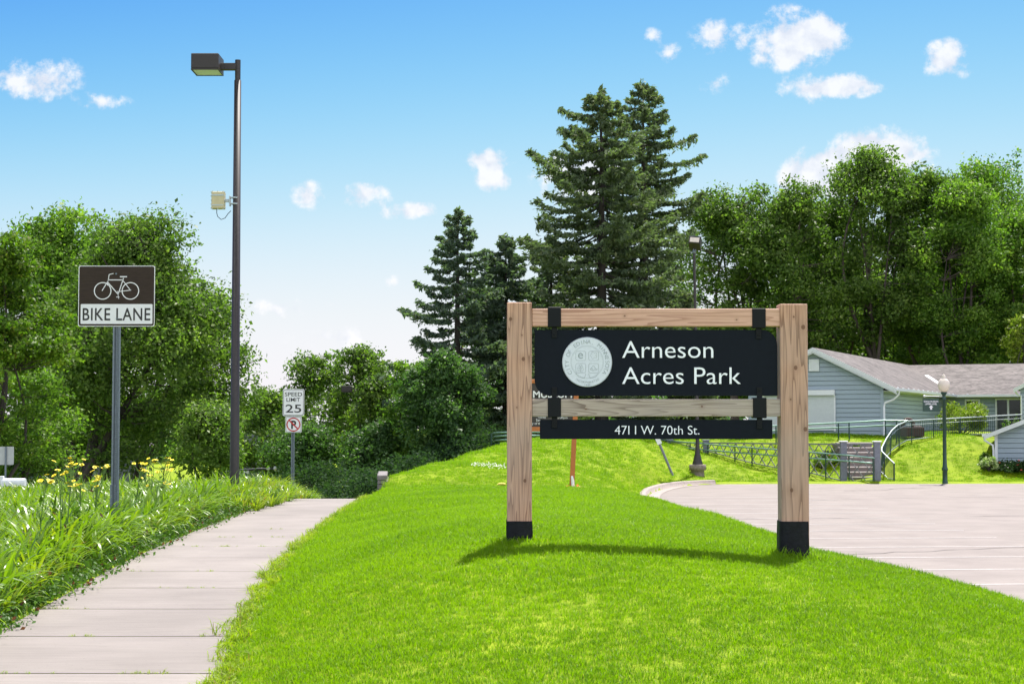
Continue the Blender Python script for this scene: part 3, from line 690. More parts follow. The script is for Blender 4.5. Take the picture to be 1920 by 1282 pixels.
MB().tube([(cx-.03,-.02,-.16),(cx-.03,-.02,-.24),(cx-.01,-.02,-.31),(cx+.06,-.02,-.37),(cx+.14,-.02,-.34),(cx+.20,-.02,-.25),(-.08,-.02,-.19)], .007, 8).build('cable', M_black_metal, bx)

L2y = 92.0
tall_lamp(672, 726, L2y, h1((672-960)*L2y/F, L2y), 'farther dark street lamp against shaded trees beyond the sidewalk')

# ------------------------------------------------------------------ bike lane sign
BY = 22.5; sb = BY/F
def rsign(root, cx, y, cz, w, h, mat_face, r=.03, th=.004, name='sign_plate', parent=None):
    mb = MB(); mb.prism([(cx+p[0], cz+p[1]) for p in rounded(-w/2, w/2, -h/2, h/2, r, ('bl','br','tl','tr'))], y, y+th)
    return mb.build(name, mat_face, parent or root)
bz = h1((217-960)*sb-.0, BY)
bt = thing('bike_lane_sign', ((218-960)*sb, BY, bz), 'brown and white BIKE LANE sign on a perforated steel post in the planting bed', 'traffic sign')
def bl(px, py): q = at(px, py, BY); return (q.x-bt.location.x, q.z-bt.location.z)
a = bl(146.6, 612); b = bl(291.2, 498.3)
cxz = ((a[0]+b[0])/2, (a[1]+b[1])/2); W_, H_ = b[0]-a[0], b[1]-a[1]
pl = rsign(bt, cxz[0], -.012, cxz[1], W_, H_, M_sign_white, .026)
f1 = rsign(bt, cxz[0], -.014, cxz[1], W_-.02, H_-.02, M_sign_brown, .022, .0015, 'brown_field', pl)
a = bl(151.5, 607.3); b = bl(286.5, 570.2)
rsign(bt, (a[0]+b[0])/2, -.016, (a[1]+b[1])/2, b[0]-a[0], b[1]-a[1], M_sign_white, .012, .0015, 'white_field', pl)
mb = MB(); q = bl(155.5, 600.5); put_text(mb, 'BIKE LANE', lambda p: Vector((q[0]+p.x, -.0162-p.z, q[1]+p.y)), w=(282.5-155.5)*sb, h=24*sb, depth=.002, bold=.012, spacing=1.08)
mb.build('lettering', M_sign_black, pl)
mb = MB()
def fring(cx_, cz_, r, w, n=36):
    vs = []
    for k in range(n+1):
        a_ = 2*PI*k/n
        for q_ in (r-w, r+w): vs.append((cx_+q_*math.cos(a_), -.0160, cz_+q_*math.sin(a_)))
    mb.add(vs, [(2*k, 2*k+1, 2*k+3, 2*k+2) for k in range(n)])
def fl(p, q_, w):
    a_ = Vector((*bl(*p), 0)); b_ = Vector((*bl(*q_), 0)); d = (b_-a_).normalized(); nn_ = Vector((-d.y, d.x, 0))*w
    a_ -= d*w*.6; b_ += d*w*.6
    mb.add([(v.x, -.0163, v.y) for v in (a_-nn_, b_-nn_, b_+nn_, a_+nn_)], [(0,1,2,3)])
w1 = bl(193, 545.5); w2 = bl(245, 545.5)
fring(*w1, 15.6*sb, .0062); fring(*w2, 15.6*sb, .0062)
for p, q_, w in (((192,545),(205,524),.0055),((205,516),(202,535),.005),((205,515),(213,513),.005),((206,525),(229,525),.006),((204,531),(222,552),.0065),((222,552),(232,522),.006),((230,525),(245,544),.005),((222,547),(246,544),.005),((226,519),(238,519),.0075),((219,557),(224,557),.005),((221,546),(223,560),.004)):
    fl(p, q_, w)
mb.build('bicycle_symbol', M_sign_white, pl)
mb = MB()
for q in (bl(218.5, 513.5), bl(219.5, 597.5)): MB().tube([(q[0],-.017,q[1]),(q[0],-.026,q[1])], .012, 10).build('bolt', M_galv, pl)
# perforated u-channel post
def upost(root, x, zb, zt, w=.08, m=M_galv, name='post'):
    mb = MB(); t = .004; prof = [(-w/2,-.004),(-w*.30,-.004),(-w*.17,.030),(w*.17,.030),(w*.30,-.004),(w/2,-.004)]
    prof2 = [(p[0], p[1]+.006) for p in prof][::-1]; pr = prof+prof2; n = len(pr)
    vs = [(x+p[0], p[1], z) for z in (zb, zt) for p in pr]
    mb.add(vs, [(i, (i+1)%n, n+(i+1)%n, n+i) for i in range(n)] + [tuple(range(n, 2*n))])
    o_ = mb.build(name, m, root)
    hb = MB(); z = zb+.05
    while z < zt-.02:
        hb.add([(x+.0055*math.cos(k*PI/4), .0292, z+.0055*math.sin(k*PI/4)) for k in range(8)], [tuple(range(8))[::-1]]); z += .0254
    hb.build('holes', M_sign_black, o_)
    return o_
upost(bt, 0.0, 0.0, bl(218, 606)[1], .105)
upost(bt, -.004, -.05, bl(218, 908)[1], .120, name='post_stub').location.y = -.010

# ------------------------------------------------------------------ speed limit sign
QY = 46.0; sq = QY/F
qz = h1((549.5-960)*sq, QY)
st = thing('speed_limit_sign', ((549.8-960)*sq, QY, qz), 'white SPEED LIMIT 25 sign with a no parking plate below it', 'traffic sign')
def ql(px, py): q = at(px, py, QY); return (q.x-st.location.x, q.z-st.location.z)
def qsign(x0, y0, x1, y1, m, r, yoff, name, parent):
    a = ql(x0, y1); b = ql(x1, y0)
    return rsign(st, (a[0]+b[0])/2, yoff, (a[1]+b[1])/2, b[0]-a[0], b[1]-a[1], m, r, .004, name, parent)
sp1 = qsign(530.4, 729.2, 570.8, 779.5, M_sign_white, .04, -.03, 'speed_plate', None)
sp_b = qsign(531.6, 730.4, 569.6, 778.3, M_sign_black, .035, -.034, 'border', sp1)
qsign(532.4, 731.2, 568.8, 777.5, M_sign_white, .03, -.038, 'white_field', sp1)
mb = MB()
for (s, x0, x1, yb, hh) in (('SPEED', 534.5, 566.8, 742.6, 7.6), ('LIMIT', 537.5, 563, 752.6, 7.4), ('25', 535.8, 565.2, 773, 15.5)):
    mb = MB(); q = ql(x0, yb); put_text(mb, s, (lambda q: (lambda p: Vector((q[0]+p.x, -.0385-p.z, q[1]+p.y))))(q), w=(x1-x0)*sq, h=hh*sq, depth=.002, bold=.008)
    mb.build('lettering', M_sign_black, sp1)
sp2 = qsign(535.2, 780.8, 566, 810.5, M_sign_white, .03, -.03, 'parking_plate', None)
qsign(536.2, 781.8, 565, 809.5, M_sign_black, .028, -.034, 'border', sp2); qsign(536.9, 782.5, 564.3, 808.8, M_sign_white, .026, -.038, 'white_field', sp2)
c_ = ql(550.6, 795.6)
mb = MB(); q = ql(546.2, 803); put_text(mb, 'P', lambda p: Vector((q[0]+p.x, -.0385-p.z, q[1]+p.y)), w=9.5*sq, h=15*sq, depth=.002, bold=.04)
mb.build('letter', M_sign_black, sp2)
mb = MB(); vs = []
for k in range(49):
    a_ = 2*PI*k/48
    for q_ in (10.9*sq, 13*sq): vs.append((c_[0]+q_*math.cos(a_), -.042, c_[1]+q_*math.sin(a_)))
mb.add(vs, [(2*k, 2*k+1, 2*k+3, 2*k+2) for k in range(48)])
d = 8.2*sq; w = .9*sq
mb.add([(c_[0]-d-w, -.043, c_[1]+d-w), (c_[0]+d-w, -.043, c_[1]-d-w), (c_[0]+d+w, -.043, c_[1]-d+w), (c_[0]-d+w, -.043, c_[1]+d+w)], [(0,1,2,3)])
mb.build('prohibition_ring', M_sign_red, sp2)
upost(st, 0, 0, ql(549, 735)[1], .095)

# ------------------------------------------------------------------ museum sign behind the park sign
MY = 49.0; sm = MY/F
mz = h1(1.79, MY)
mt = thing('museum_sign', ((1020-960)*sm, MY, mz), 'brown MUSEUM board in an orange wood frame standing on the lawn behind the cedar sign', 'sign')
def ml(px, py): q = at(px, py, MY); return (q.x-mt.location.x, q.z-mt.location.z)
for (pa, pb) in (((1082,705),(1071.5,920)), ((967,705),(965,922))):
    a = ml(*pa); b = ml(*pb); MB().tube([(b[0],0,b[1]-.1),(a[0],0,a[1])], .098, 4, smooth=False).build('post', M_orange, mt)
for y0, y1 in ((711,718.5),(800,808.5)):
    a = ml(969, y1); b = ml(1077, y0); MB().box(((a[0]+b[0])/2,0,(a[1]+b[1])/2),(b[0]-a[0],.12,b[1]-a[1]), bev=.01).build('frame_rail', M_orange, mt)
a = ml(970.5, 800); b = ml(1076.5, 718.5); bp_ = MB().box(((a[0]+b[0])/2,0,(a[1]+b[1])/2),(b[0]-a[0],.05,b[1]-a[1])).build('board', M_brown_panel, mt)
mb = MB()
for (s, x0, x1, yb, hh) in (('MUSEUM', 999.5, 1072.5-.0, 745.2, 13), ('Tuesday', 1008, 1023.5, 783.6, 4.0), ('11:00pm', 1043, 1064, 784.6, 4.0), ('Sat', 1005, 1013.5, 789.2, 4.6), ('City of the', 990, 1017, 795.6, 4.4)):
    x1 = min(x1, 1073); mb = MB(); q = ml(x0, yb); put_text(mb, s, (lambda q: (lambda p: Vector((q[0]+p.x, -.027-p.z, q[1]+p.y))))(q), w=(x1-x0)*sm, h=hh*sm, depth=.004, bold=.02 if hh > 8 else 0)
    mb.build('lettering', M_sign_white, bp_)
# things lying at its foot
q = at(1074.8, 913, MY-.15)
tag(MB().tube([(q.x,q.y,h1(q.x,q.y)-.02),(q.x-.02,q.y,q.z+.20),(q.x-.035,q.y,q.z+.31),(q.x-.036,q.y,q.z+.33)], [.05,.045,.03,.012], 12).build('plastic_tube', M_white), 'slim white plastic tube leaning against the right post of the museum board', 'tube')
def lump(name, m, c, d, seed, label, cat):
    rr = random.Random(seed); vs = []; n = 14; k_ = 7
    for i in range(k_+1):
        th = PI*i/k_
        for j in range(n):
            ph = 2*PI*j/n; f = 1+rr.uniform(-.22,.22)
            vs.append((c[0]+d[0]*math.sin(th)*math.cos(ph)*f, c[1]+d[1]*math.sin(th)*math.sin(ph)*f, c[2]+d[2]*max(-.5, math.cos(th))*f))
    o_ = MB().add(vs, [(i*n+j, i*n+(j+1)%n, (i+1)*n+(j+1)%n, (i+1)*n+j) for i in range(k_) for j in range(n)], False).build(name, m); return tag(o_, label, cat)
for (px, py, w, hgt, m, nm, lb, ct, sd) in ((1083,908,.05,.11,M_orange_bag,'orange_cloth','small orange rag bunched beside the white tube at the museum board post','cloth',1),
        (1064.5,912,.07,.06,M_orange_bag,'orange_scrap','small orange scrap lying on the grass left of the museum board post','scrap',2),
        (1087,917,.23,.07,M_yellow_bag,'straw_pile','yellow heap of straw in front of the museum board right post','straw'  ,3),
        (941,914,.13,.05,M_yellow_bag,'straw_pile','pale yellow scrap of straw on the grass left of the cedar sign','straw',4)):
    q = at(px, py, MY-.35 if py > 914 else MY-.2); lump(nm, m, (q.x, q.y, h1(q.x, q.y)+.03), (w, .12, hgt), sd, lb, ct)

# ------------------------------------------------------------------ far parking lot lamp (right)
RY = 76.0; sr = RY/F
q0 = at(1308, 890, RY); gz0 = h1(q0.x, RY)
rt = thing('parking_lot_lamp', (q0.x, RY, gz0), 'brown parking lot lamp with a tilted floodlight on a round concrete footing behind the kerb', 'street lamp')
hz_ = at(1303, 473, RY).z-gz0
MB().lathe((0,0,-.25), [(.0,0),(.30,0),(.31,.25),(.30,.45),(.38,.46),(.38,.70),(.34,.72),(0,.72)], 16).build('footing', M_concrete_base, rt)
MB().tube([(0,0,.45),(0,0,.50),(0,0,.66),(0,0,.95),(0,0,1.5),(-.1,0,hz_)], [.24,.24,.19,.12,.085,.06], 16).build('pole', M_lamp, rt)
hd = MB(); hd.box((0,0,0), (.52,.62,.36), bev=.02); ho = hd.build('flood_head', M_lamp, rt); ho.location = (-.1+.03,-.12,hz_+.38); ho.rotation_euler = (R(-28),R(6),R(-14))
MB().box((0,-.315,.0),(.42,.012,.25)).build('lens', M_globe, ho)
MB().box((0,0,.186),(.54,.66,.014)).build('visor', M_galv, ho)
mb = MB(); mb.lathe((-.1,0,hz_-.05), [(.06,0),(.09,.02),(.09,.1),(.05,.16)], 12); mb.box((-.13,0,hz_+.13),(.05,.08,.18)); mb.box((-.04,0,hz_+.13),(.05,.08,.18)); mb.build('yoke', M_galv, rt)
# leaning stake
a = at(1264, 891, 73.5); b = at(1234, 826, 73.5); lst = thing('leaning_stake', (a.x, 73.5, h1(a.x, 73.5)), 'dark green stake with a white tip leaning left beside the kerb', 'stake')
O_ = lst.location; MB().tube([a-Vector((0,0,.15)), b], .055, 8).build('shaft', M_postgrey, lst, O_)
MB().box(Vector((b.x-.0,b.y-.06,b.z+.02)), (.20,.02,.36), ry=R(-24)).build('tip_plate', M_white, lst, O_)

# ------------------------------------------------------------------ globe lamp with hanging museum sign
GYD = 74.3; sg = GYD/F
g0 = at(1772, 908, GYD); gzz = h1(g0.x, GYD)
gt = thing('globe_lamp', (g0.x, GYD, gzz), 'green post lamp topped by a cream acorn globe at the edge of the parking lot', 'street lamp')
ztop = at(1771, 700, GYD).z-gzz; zg = at(1771, 735, GYD).z-gzz
MB().lathe((0,0,0), [(.0,-.2),(.14,-.2),(.14,.1),(.11,.18),(.11,.62),(.135,.66),(.135,.72),(.10,.80),(.085,1.2),(.075,zg-.35),(.10,zg-.32),(.10,zg-.28),(.075,zg-.25),(.08,zg-.12),(.13,zg-.06),(.14,zg),(0,zg)], 20).build('pole', M_green_metal, gt)
hG = ztop-zg
MB().lathe((0,0,zg), [(.10,0),(.17,.06),(.24,.22*hG),(.262,.40*hG),(.24,.56*hG),(.17,.68*hG),(.10,.74*hG),(.085,.78*hG),(.10,.82*hG),(.06,.90*hG),(.025,.95*hG),(0,hG)], 24).build('globe', M_globe, gt)
za = at(1745, 743, GYD).z-gzz
MB().tube([(0,0,za),(-.82,-.0,za+.02)], .022, 8).lathe((-.86,0,za+.02),[(0,-.06),(.05,-.03),(.06,0),(.05,.03),(0,.06)],10).build('bracket_arm', M_white, gt)
hs_ = thing('hanging_sign', (g0.x+(1747.5-1772)*sg, GYD, gzz+za), 'small green EDINA MUSEUM UPPER LEVEL sign hanging from the globe lamp bracket', 'sign')
w_, hh_ = 31*sg, 24*sg
zb_ = -(4*sg)-hh_/2
pb = MB().box((0,0,zb_),(w_,.03,hh_), bev=.004).build('plate', M_green_metal, hs_)
MB().tube([(-w_*.42,0,0),(-w_*.42,0,zb_+hh_/2)], .006, 6).tube([(w_*.42,0,0),(w_*.42,0,zb_+hh_/2)], .006, 6).build('hanger', M_dark_metal, hs_)
mb = MB()
for (s, dz, w2_) in (('EDINA MUSEUM', .12, .86), ('UPPER LEVEL', .01, .72)):
    put_text(mb, s, (lambda dz, w2_: (lambda p: Vector((p.x-w_*w2_/2, -.017-p.z, zb_+dz+p.y))))(dz, w2_), w=w_*w2_, h=.075, depth=.003, bold=.02)
zz = zb_-.05
mb.add([(x*.9, -.019, zz+z*.9) for x, z in ((-.05,-.17),(.05,-.17),(.05,-.06),(.11,-.06),(0,.05),(-.11,-.06),(-.05,-.06))], [tuple(range(7))])
mb.build('lettering', M_sign_white, pb)

# ------------------------------------------------------------------ HOUSE
TH_ = R(23.5); AX = Vector((math.sin(TH_), math.cos(TH_), 0)); BX = Vector((math.cos(TH_), -math.sin(TH_), 0))
HC = Vector(((1655-960)*84/F, 84, 1.0))        # front right wall corner
def HT(p): return BX*p.x + AX*p.y + Vector((0,0,p.z))       # local house frame -> offset from HC
house = thing('house', HC, 'blue grey clapboard house with brown shingle roof behind the lattice fence', 'house')
def shinglemat():
    m, nt = newmat('roof_shingles'); N = nt.nodes; L = nt.links
    o = N.new('ShaderNodeOutputMaterial'); b = N.new('ShaderNodeBsdfPrincipled'); L.new(b.outputs[0], o.inputs[0]); b.inputs['Roughness'].default_value = .9
    t = N.new('ShaderNodeTexCoord'); mp = N.new('ShaderNodeMapping'); mp.inputs['Scale'].default_value = (3.5,3.5,7); L.new(t.outputs['Object'], mp.inputs[0])
    v = N.new('ShaderNodeTexVoronoi'); v.inputs['Scale'].default_value = 1.2; L.new(mp.outputs[0], v.inputs['Vector'])
    n = N.new('ShaderNodeTexNoise'); n.inputs['Scale'].default_value = 1.1; n.inputs['Detail'].default_value = 8; L.new(t.outputs['Object'], n.inputs[0])
    sp_ = N.new('ShaderNodeSeparateColor'); L.new(v.outputs['Color'], sp_.inputs[0])
    a = N.new('ShaderNodeMath'); a.operation = 'MULTIPLY_ADD'; a.inputs[1].default_value = .45; L.new(sp_.outputs[0], a.inputs[0]); L.new(n.outputs[0], a.inputs[2])
    cr = N.new('ShaderNodeValToRGB'); L.new(a.outputs[0], cr.inputs[0]); e = cr.color_ramp.elements
    e[0].position = .40; e[1].position = 1.0; e[0].color = (.045,.038,.036,1); e[1].color = (.140,.122,.115,1)
    L.new(cr.outputs[0], b.inputs['Base Color'])
    return m
M_roof = shinglemat()
def clap(mb, p0, p1, z0, topfn, n_course=None, course=.23, out=None):
    """clapboards from p0 to p1 (local x,y) up to topfn(t): each board leans out at its foot, a shadow gap over a backing wall between boards"""
    p0 = Vector((p0[0], p0[1], 0)); p1 = Vector((p1[0], p1[1], 0)); L_ = (p1-p0).length; d = (p1-p0)/L_; nrm = Vector((d.y, -d.x, 0)) if out is None else out
    tg = np.linspace(0, 1, 401); tv = np.array([topfn(t) for t in tg]); z = z0; zmax = tv.max(); gap = .030
    q = lambda t, zz_, o_: HT(p0 + d*L_*t + nrm*o_ + Vector((0,0,zz_)))
    bk = [0.] + ([.5] if abs(topfn(.5)-topfn(0)) > .01 else []) + [1.]
    mb.add([q(t, z0, -.045) for t in bk]+[q(t, topfn(t), -.045) for t in bk[::-1]], [tuple(range(2*len(bk)))])
    while z < zmax-.06:
        z2 = z+course-gap; lo = tg[tv > z+.02]; hi = tg[tv > z2]
        if not len(lo): break
        ta, tb = lo[0], lo[-1]
        if len(hi): tc_, td_, zt = hi[0], hi[-1], z2
        else: tc_ = td_ = tg[int(np.argmax(tv))]; zt = zmax
        mb.add([q(ta, z, .030), q(tb, z, .030), q(td_, zt, .006), q(tc_, zt, .006), q(ta, z, -.04), q(tb, z, -.04)], [(0,1,2,3), (0,4,5,1)])
        z += course
GW = 6.9; OV = .72; EZ = 2.52; RZ = 4.62; SL = (RZ-EZ)/(GW/2+OV)
ZB = -.05
wl = MB()
ztop_at = lambda x: min(RZ-.10 - abs(x+GW/2)*SL, 99)      # underside of roof at local x
clap(wl, (-GW, 0), (0, 0), ZB, lambda t: ztop_at(-GW+GW*t)-.05)
wl.build('wall', M_siding, house)
wl = MB(); LEN = 19.0
clap(wl, (0, .0), (0, LEN), ZB, lambda t: EZ-.08, out=Vector((1,0,0)))
clap(wl, (0, LEN), (17, LEN), ZB, lambda t: EZ-.08)
wl.build('wall', M_siding, house)
wl = MB()   # rest of the walls as plain siding
for (a, b) in (((-GW,0),(-GW,LEN+15)),((-GW,LEN+15),(17,LEN+15)),((17,LEN+15),(17,LEN))):
    p = [HT(Vector((*a, ZB))), HT(Vector((*b, ZB))), HT(Vector((*b, EZ))), HT(Vector((*a, EZ)))]; wl.add(p, [(0,1,2,3)])
wl.build('wall', M_siding, house)
def slab(mb, quad, th=.10):
    q = [HT(Vector(p)) for p in quad]; lo = [p-Vector((0,0,th)) for p in q]; n = len(q)
    mb.add(q+lo, [tuple(range(n)), tuple(range(2*n-1, n-1, -1))] + [(i, (i+1)%n, n+(i+1)%n, n+i) for i in range(n)])
rf_ = MB(); xr = -GW/2; F0 = -.35
WH = 8.2
yw0 = LEN-OV; yr = yw0+WH; xo = OV                    # wing eave line, wing ridge, block eave
slab(rf_, [(xr, F0, RZ), (xo, F0, EZ), (xo, yw0, EZ), (xr, yr, RZ)])
slab(rf_, [(-GW-OV, F0, EZ), (xr, F0, RZ), (xr, yr, RZ), (-GW-OV, yr+WH, EZ)])
slab(rf_, [(xo+.001, yw0, EZ), (17.4, yw0, EZ), (17.4, yr, RZ), (xr+.001, yr, RZ)])
slab(rf_, [(xr, yr+.001, RZ), (17.4, yr+.001, RZ), (17.4, yr+WH, EZ), (-GW-OV, yr+WH, EZ)])
roof = rf_.build('roof', M_roof, house)
# rakes, fascia, gutters
tr = MB()
def rake(mb, x0, z0, x1, z1, y, w=.22, dep=.05):
    q = [(x0,y,z0),(x1,y,z1),(x1,y,z1-w),(x0,y,z0-w)]; n = 4
    vs = [HT(Vector(p)) for p in q]+[HT(Vector((p[0],p[1]+dep,p[2]))) for p in q]
    mb.add(vs, [(3,2,1,0),(4,5,6,7)]+[(i,(i+1)%n,n+(i+1)%n,n+i) for i in range(n)])
rake(tr, xr, RZ-.012, xo+.02, EZ-.012, F0-.052); rake(tr, -GW-OV, EZ-.012, xr, RZ-.012, F0-.052)
rake(tr, xr, RZ-.24, xo+.02, EZ-.24, F0-.03, .06, .3); rake(tr, -GW-OV, EZ-.24, xr, RZ-.24, F0-.03, .06, .3)
tr.build('rake_board', M_trim, house)
gu = MB()
def hbox(mb, x0, y0, z0, x1, y1, z1):
    c = [HT(Vector((x, y, z))) for z in (z0, z1) for x, y in ((x0,y0),(x1,y0),(x1,y1),(x0,y1))]
    mb.add(c, [(0,3,2,1),(4,5,6,7),(0,1,5,4),(1,2,6,5),(2,3,7,6),(3,0,4,7)])
hbox(gu, xo+.003, F0, EZ-.14, xo+.13, yw0+.0, EZ+.0); hbox(gu, xo+.003, yw0-.13, EZ-.14, 17.4, yw0-.003, EZ)
hbox(gu, 0, .0, EZ-.16, xo, yw0, EZ-.125); hbox(gu, xo, yw0, EZ-.16, 17.4, LEN, EZ-.125)
go = gu.build('gutter', M_white, house)
sc_ = MB()
for k in range(14): hbox(sc_, xo+.04, F0+.1+k*1.45, EZ-.0, xo+.10, F0+.17+k*1.45, EZ+.05)
for k in range(9): hbox(sc_, xo+.7+k*1.5, yw0-.10, EZ, xo+.78+k*1.5, yw0-.03, EZ+.05)
sc_.build('gutter_clip', M_sign_white, go)
dp = MB(); dp.tube([HT(Vector(p)) for p in ((xo+.06, .12, EZ-.12), (xo+.05,.12,EZ-.30), (xo-.2,.10,EZ-.55), (.10,.02,EZ-.72), (.06,-.02,EZ-.9), (.06,-.02,.25), (.0,-.25,.05))], .055, 8)
dp.build('downspout', M_white, house)
vb = MB(); vq = lambda k, o_: (xo+(xr-xo)*k+o_, yw0+(yr-yw0)*k, EZ+(RZ-EZ)*k+.035)
vb.add([HT(Vector(p)) for p in (vq(.28,-.16), vq(.28,.18), vq(.62,.18), vq(.62,-.16))], [(0,1,2,3)])
vb.build('valley_flashing', M_white, house)
cb = MB(); hbox(cb, -.12, -.05, ZB, .04, -.038+.05, ztop_at(0)-.1); cb.build('corner_board', M_siding, house)
# roller shutter and gable vent
sh = MB(); x0, x1 = -6.05, -2.45
for k in range(34):
    z = .42+k*.052; hbox(sh, x0, -.085, z, x1, -.05, z+.044)
so = sh.build('roller_shutter', M_shutter, house)
sb_ = MB(); hbox(sb_, x0-.1, -.26, 2.2, x1+.06, -.045, 2.46); sb_.build('shutter_box', M_white, so)
sj = MB(); hbox(sj, x1, -.11, .38, x1+.08, -.04, 2.2); hbox(sj, x0-.08, -.11, .38, x0, -.04, 2.2); sj.build('shutter_guide', M_white, so)
gv = MB(); hbox(gv, -GW/2-.26, -.09, 3.42, -GW/2+.26, -.04, 4.03)
go_ = gv.build('gable_vent', M_shutter, house)
gv2 = MB()
for k in range(9): hbox(gv2, -GW/2-.21, -.10, 3.46+k*.06, -GW/2+.21, -.088, 3.49+k*.06)
gv2.build('louvre', M_white, go_)
# windows on the wing
def window(x0, x1, z0, z1, mull):
    f = MB(); yv = LEN-.045
    hbox(f, x0-.1, yv-.06, z0-.1, x1+.1, yv, z0); hbox(f, x0-.1, yv-.06, z1, x1+.1, yv, z1+.1); hbox(f, x0-.1, yv-.06, z0, x0, yv, z1); hbox(f, x1, yv-.06, z0, x1+.1, yv, z1)
    for xm in mull: hbox(f, xm-.06, yv-.05, z0, xm+.06, yv, z1)
    fo = f.build('window', M_white, house)
    g_ = MB(); hbox(g_, x0, yv-.02, z0, x1, yv-.006, z1); g_.build('pane', M_glass_dark, fo)
def lx(px):   # local x on the wing front wall seen at pixel px
    w0 = HC + HT(Vector((0, LEN, 0)))
    k = (px-960)/F; return (k*w0.y - w0.x)/(BX.x - k*BX.y)
window(lx(1812), lx(1834), .9, 2.15, ()); window(lx(1869), lx(1913), .15, 2.2, (lx(1890),))
# projecting gable at the right edge
pg = MB(); q1 = at(1914, 800, 93)-HC; l0 = q1.dot(BX); m0 = q1.dot(AX)
clap(pg, (l0, m0), (l0+6, m0), ZB, lambda t: EZ+.35+2.0*min(t,.5)-.1)
p_ = [HT(Vector((l0, m0, ZB))), HT(Vector((l0, LEN, ZB))), HT(Vector((l0, LEN, EZ+.3))), HT(Vector((l0, m0, EZ+.3)))]; pg.add(p_, [(0,1,2,3)])
pg.build('wall', M_siding, house)
pr_ = MB(); slab(pr_, [(l0-.3, m0-.3, EZ+.2), (l0+3, m0-.3, EZ+1.9), (l0+3, LEN, EZ+1.9), (l0-.3, LEN, EZ+.2)]); slab(pr_, [(l0+3.001, m0-.3, EZ+1.9), (l0+6.3, m0-.3, EZ+.2), (l0+6.3, LEN, EZ+.2), (l0+3.001, LEN, EZ+1.9)])
pr_.build('roof', M_roof, house)
tr = MB(); rake(tr, l0-.32, EZ+.19, l0+3, EZ+1.89, m0-.352); tr.tube([HT(Vector(p)) for p in ((l0-.25,m0-.2,EZ+.05),(l0-.1,m0-.1,EZ-.15),(l0+.05,m0-.06,EZ-.2),(l0+.05,m0-.06,EZ-2))], .05, 8); tr.build('rake_board', M_trim, house)

# ------------------------------------------------------------------ garage at the right edge
GC = Vector(((1865-960)*78.5/F, 78.5, -.9)); 
gar = thing('garage', GC, 'low grey clapboard garage end with white downspout at the right edge of the parking lot', 'building')
HT_house = HT
BX2 = BX; AX2 = AX
def HT(p): return BX2*p.x + AX2*p.y + Vector((0,0,p.z))
GE = at(1864, 812, 78.5).z+.9; gw = 7.0; gsl = .40
wl = MB(); clap(wl, (0, 0), (gw, 0), .15, lambda t: GE+.02+gsl*gw*min(t, 1-t), )
wl.add([HT(Vector(p)) for p in ((0,0,.1),(0,8,.1),(0,8,GE),(0,0,GE))], [(0,1,2,3)]); wl.build('wall', M_siding, gar)
rr_ = MB(); slab(rr_, [(-.42,-.35,GE-.06),(gw/2,-.35,GE-.06+gsl*(gw/2+.42)),(gw/2,8.3,GE-.06+gsl*(gw/2+.42)),(-.42,8.3,GE-.06)], .08); slab(rr_, [(gw/2+.001,-.35,GE-.06+gsl*(gw/2+.42)),(gw+.42,-.35,GE-.06),(gw+.42,8.3,GE-.06),(gw/2+.001,8.3,GE-.06+gsl*(gw/2+.42))], .08); rr_.build('roof', M_roof, gar)
tr = MB(); zz0 = GE-.075; zz1 = GE-.075+gsl*(gw/2+.42); rake(tr, -.44, zz0, gw/2, zz1, -.402, .20); rake(tr, gw/2, zz1, gw+.44, zz0, -.402, .20); tr.build('rake_board', M_trim, gar)
cb = MB(); hbox(cb, -.03, -.06, .15, .10, .0, GE-.02); hbox(cb, -.2,0,-.1,gw,.1,.14); cb.build('corner_board', M_white, gar)
gt2 = MB(); hbox(gt2, -.56, -.35, GE-.16, -.425, 8.3, GE-.04); gt2.build('gutter', M_white, gar)
MB().tube([HT(Vector(p)) for p in ((-.48,-.25,GE-.15),(-.47,-.25,GE-.32),(-.3,-.15,GE-.44),(-.12,-.08,GE-.55),(-.09,-.06,GE-.8),(-.09,-.06,.35),(-.25,-.2,.15))], .05, 8).build('downspout', M_white, gar)
HT = HT_house

# ------------------------------------------------------------------ lattice fence with ramp rail
FL = [(1212,86.3),(1255,84.2),(1323,82.2),(1400,79.9),(1460,78.4),(1520,77.0),(1580,75.7),(1643,75.0)]
fx = [(p[0]-960)*p[1]/F for p in FL]; fy = [p[1] for p in FL]
def fpt(t): i = min(int(t), len(FL)-2); k = t-i; return Vector((fx[i]*(1-k)+fx[i+1]*k, fy[i]*(1-k)+fy[i+1]*k, 0))
lf = thing('lattice_fence', (fx[3], fy[3], h1(fx[3], fy[3])), 'grey weathered lattice fence with crossed bars running along the ramp below the house', 'fence'); O = lf.location
for i in (1, 2, 6, 7):
    zg_ = h1(fx[i], fy[i]); zt_ = .92
    mb = MB(); mb.box((fx[i], fy[i], (zg_-.2+zt_)/2), (.28,.28,zt_-zg_+.2), bev=.01)
    po = mb.build('post', M_postgrey, lf, O); MB().box((fx[i], fy[i], zt_+.03), (.36,.36,.06), bev=.02).build('post_cap', M_white if i > 5 else M_postgrey, po, O)
zt = .80
S = [0.]; pts = [fpt(t) for t in np.linspace(0, len(FL)-1, 141)]
for a, b in zip(pts[:-1], pts[1:]): S.append(S[-1]+(b-a).length)
S = np.array(S); PX_ = np.array([p.x for p in pts]); PYy = np.array([p.y for p in pts])
PG = height(PX_, PYy)
def fp(s): return Vector((np.interp(s, S, PX_), np.interp(s, S, PYy), 0))
tot = S[-1]
ta = MB(); ta.tube([Vector((p.x, p.y, zt+.02)) for p in pts[::10]], .045, 4, smooth=False)
ta.tube([Vector((p.x, p.y, max(g_, -1)+.10)) for p, g_ in zip(pts[::7], PG[::7])], .03, 4, smooth=False)
ta.build('top_rail', M_lattice, lf, O)
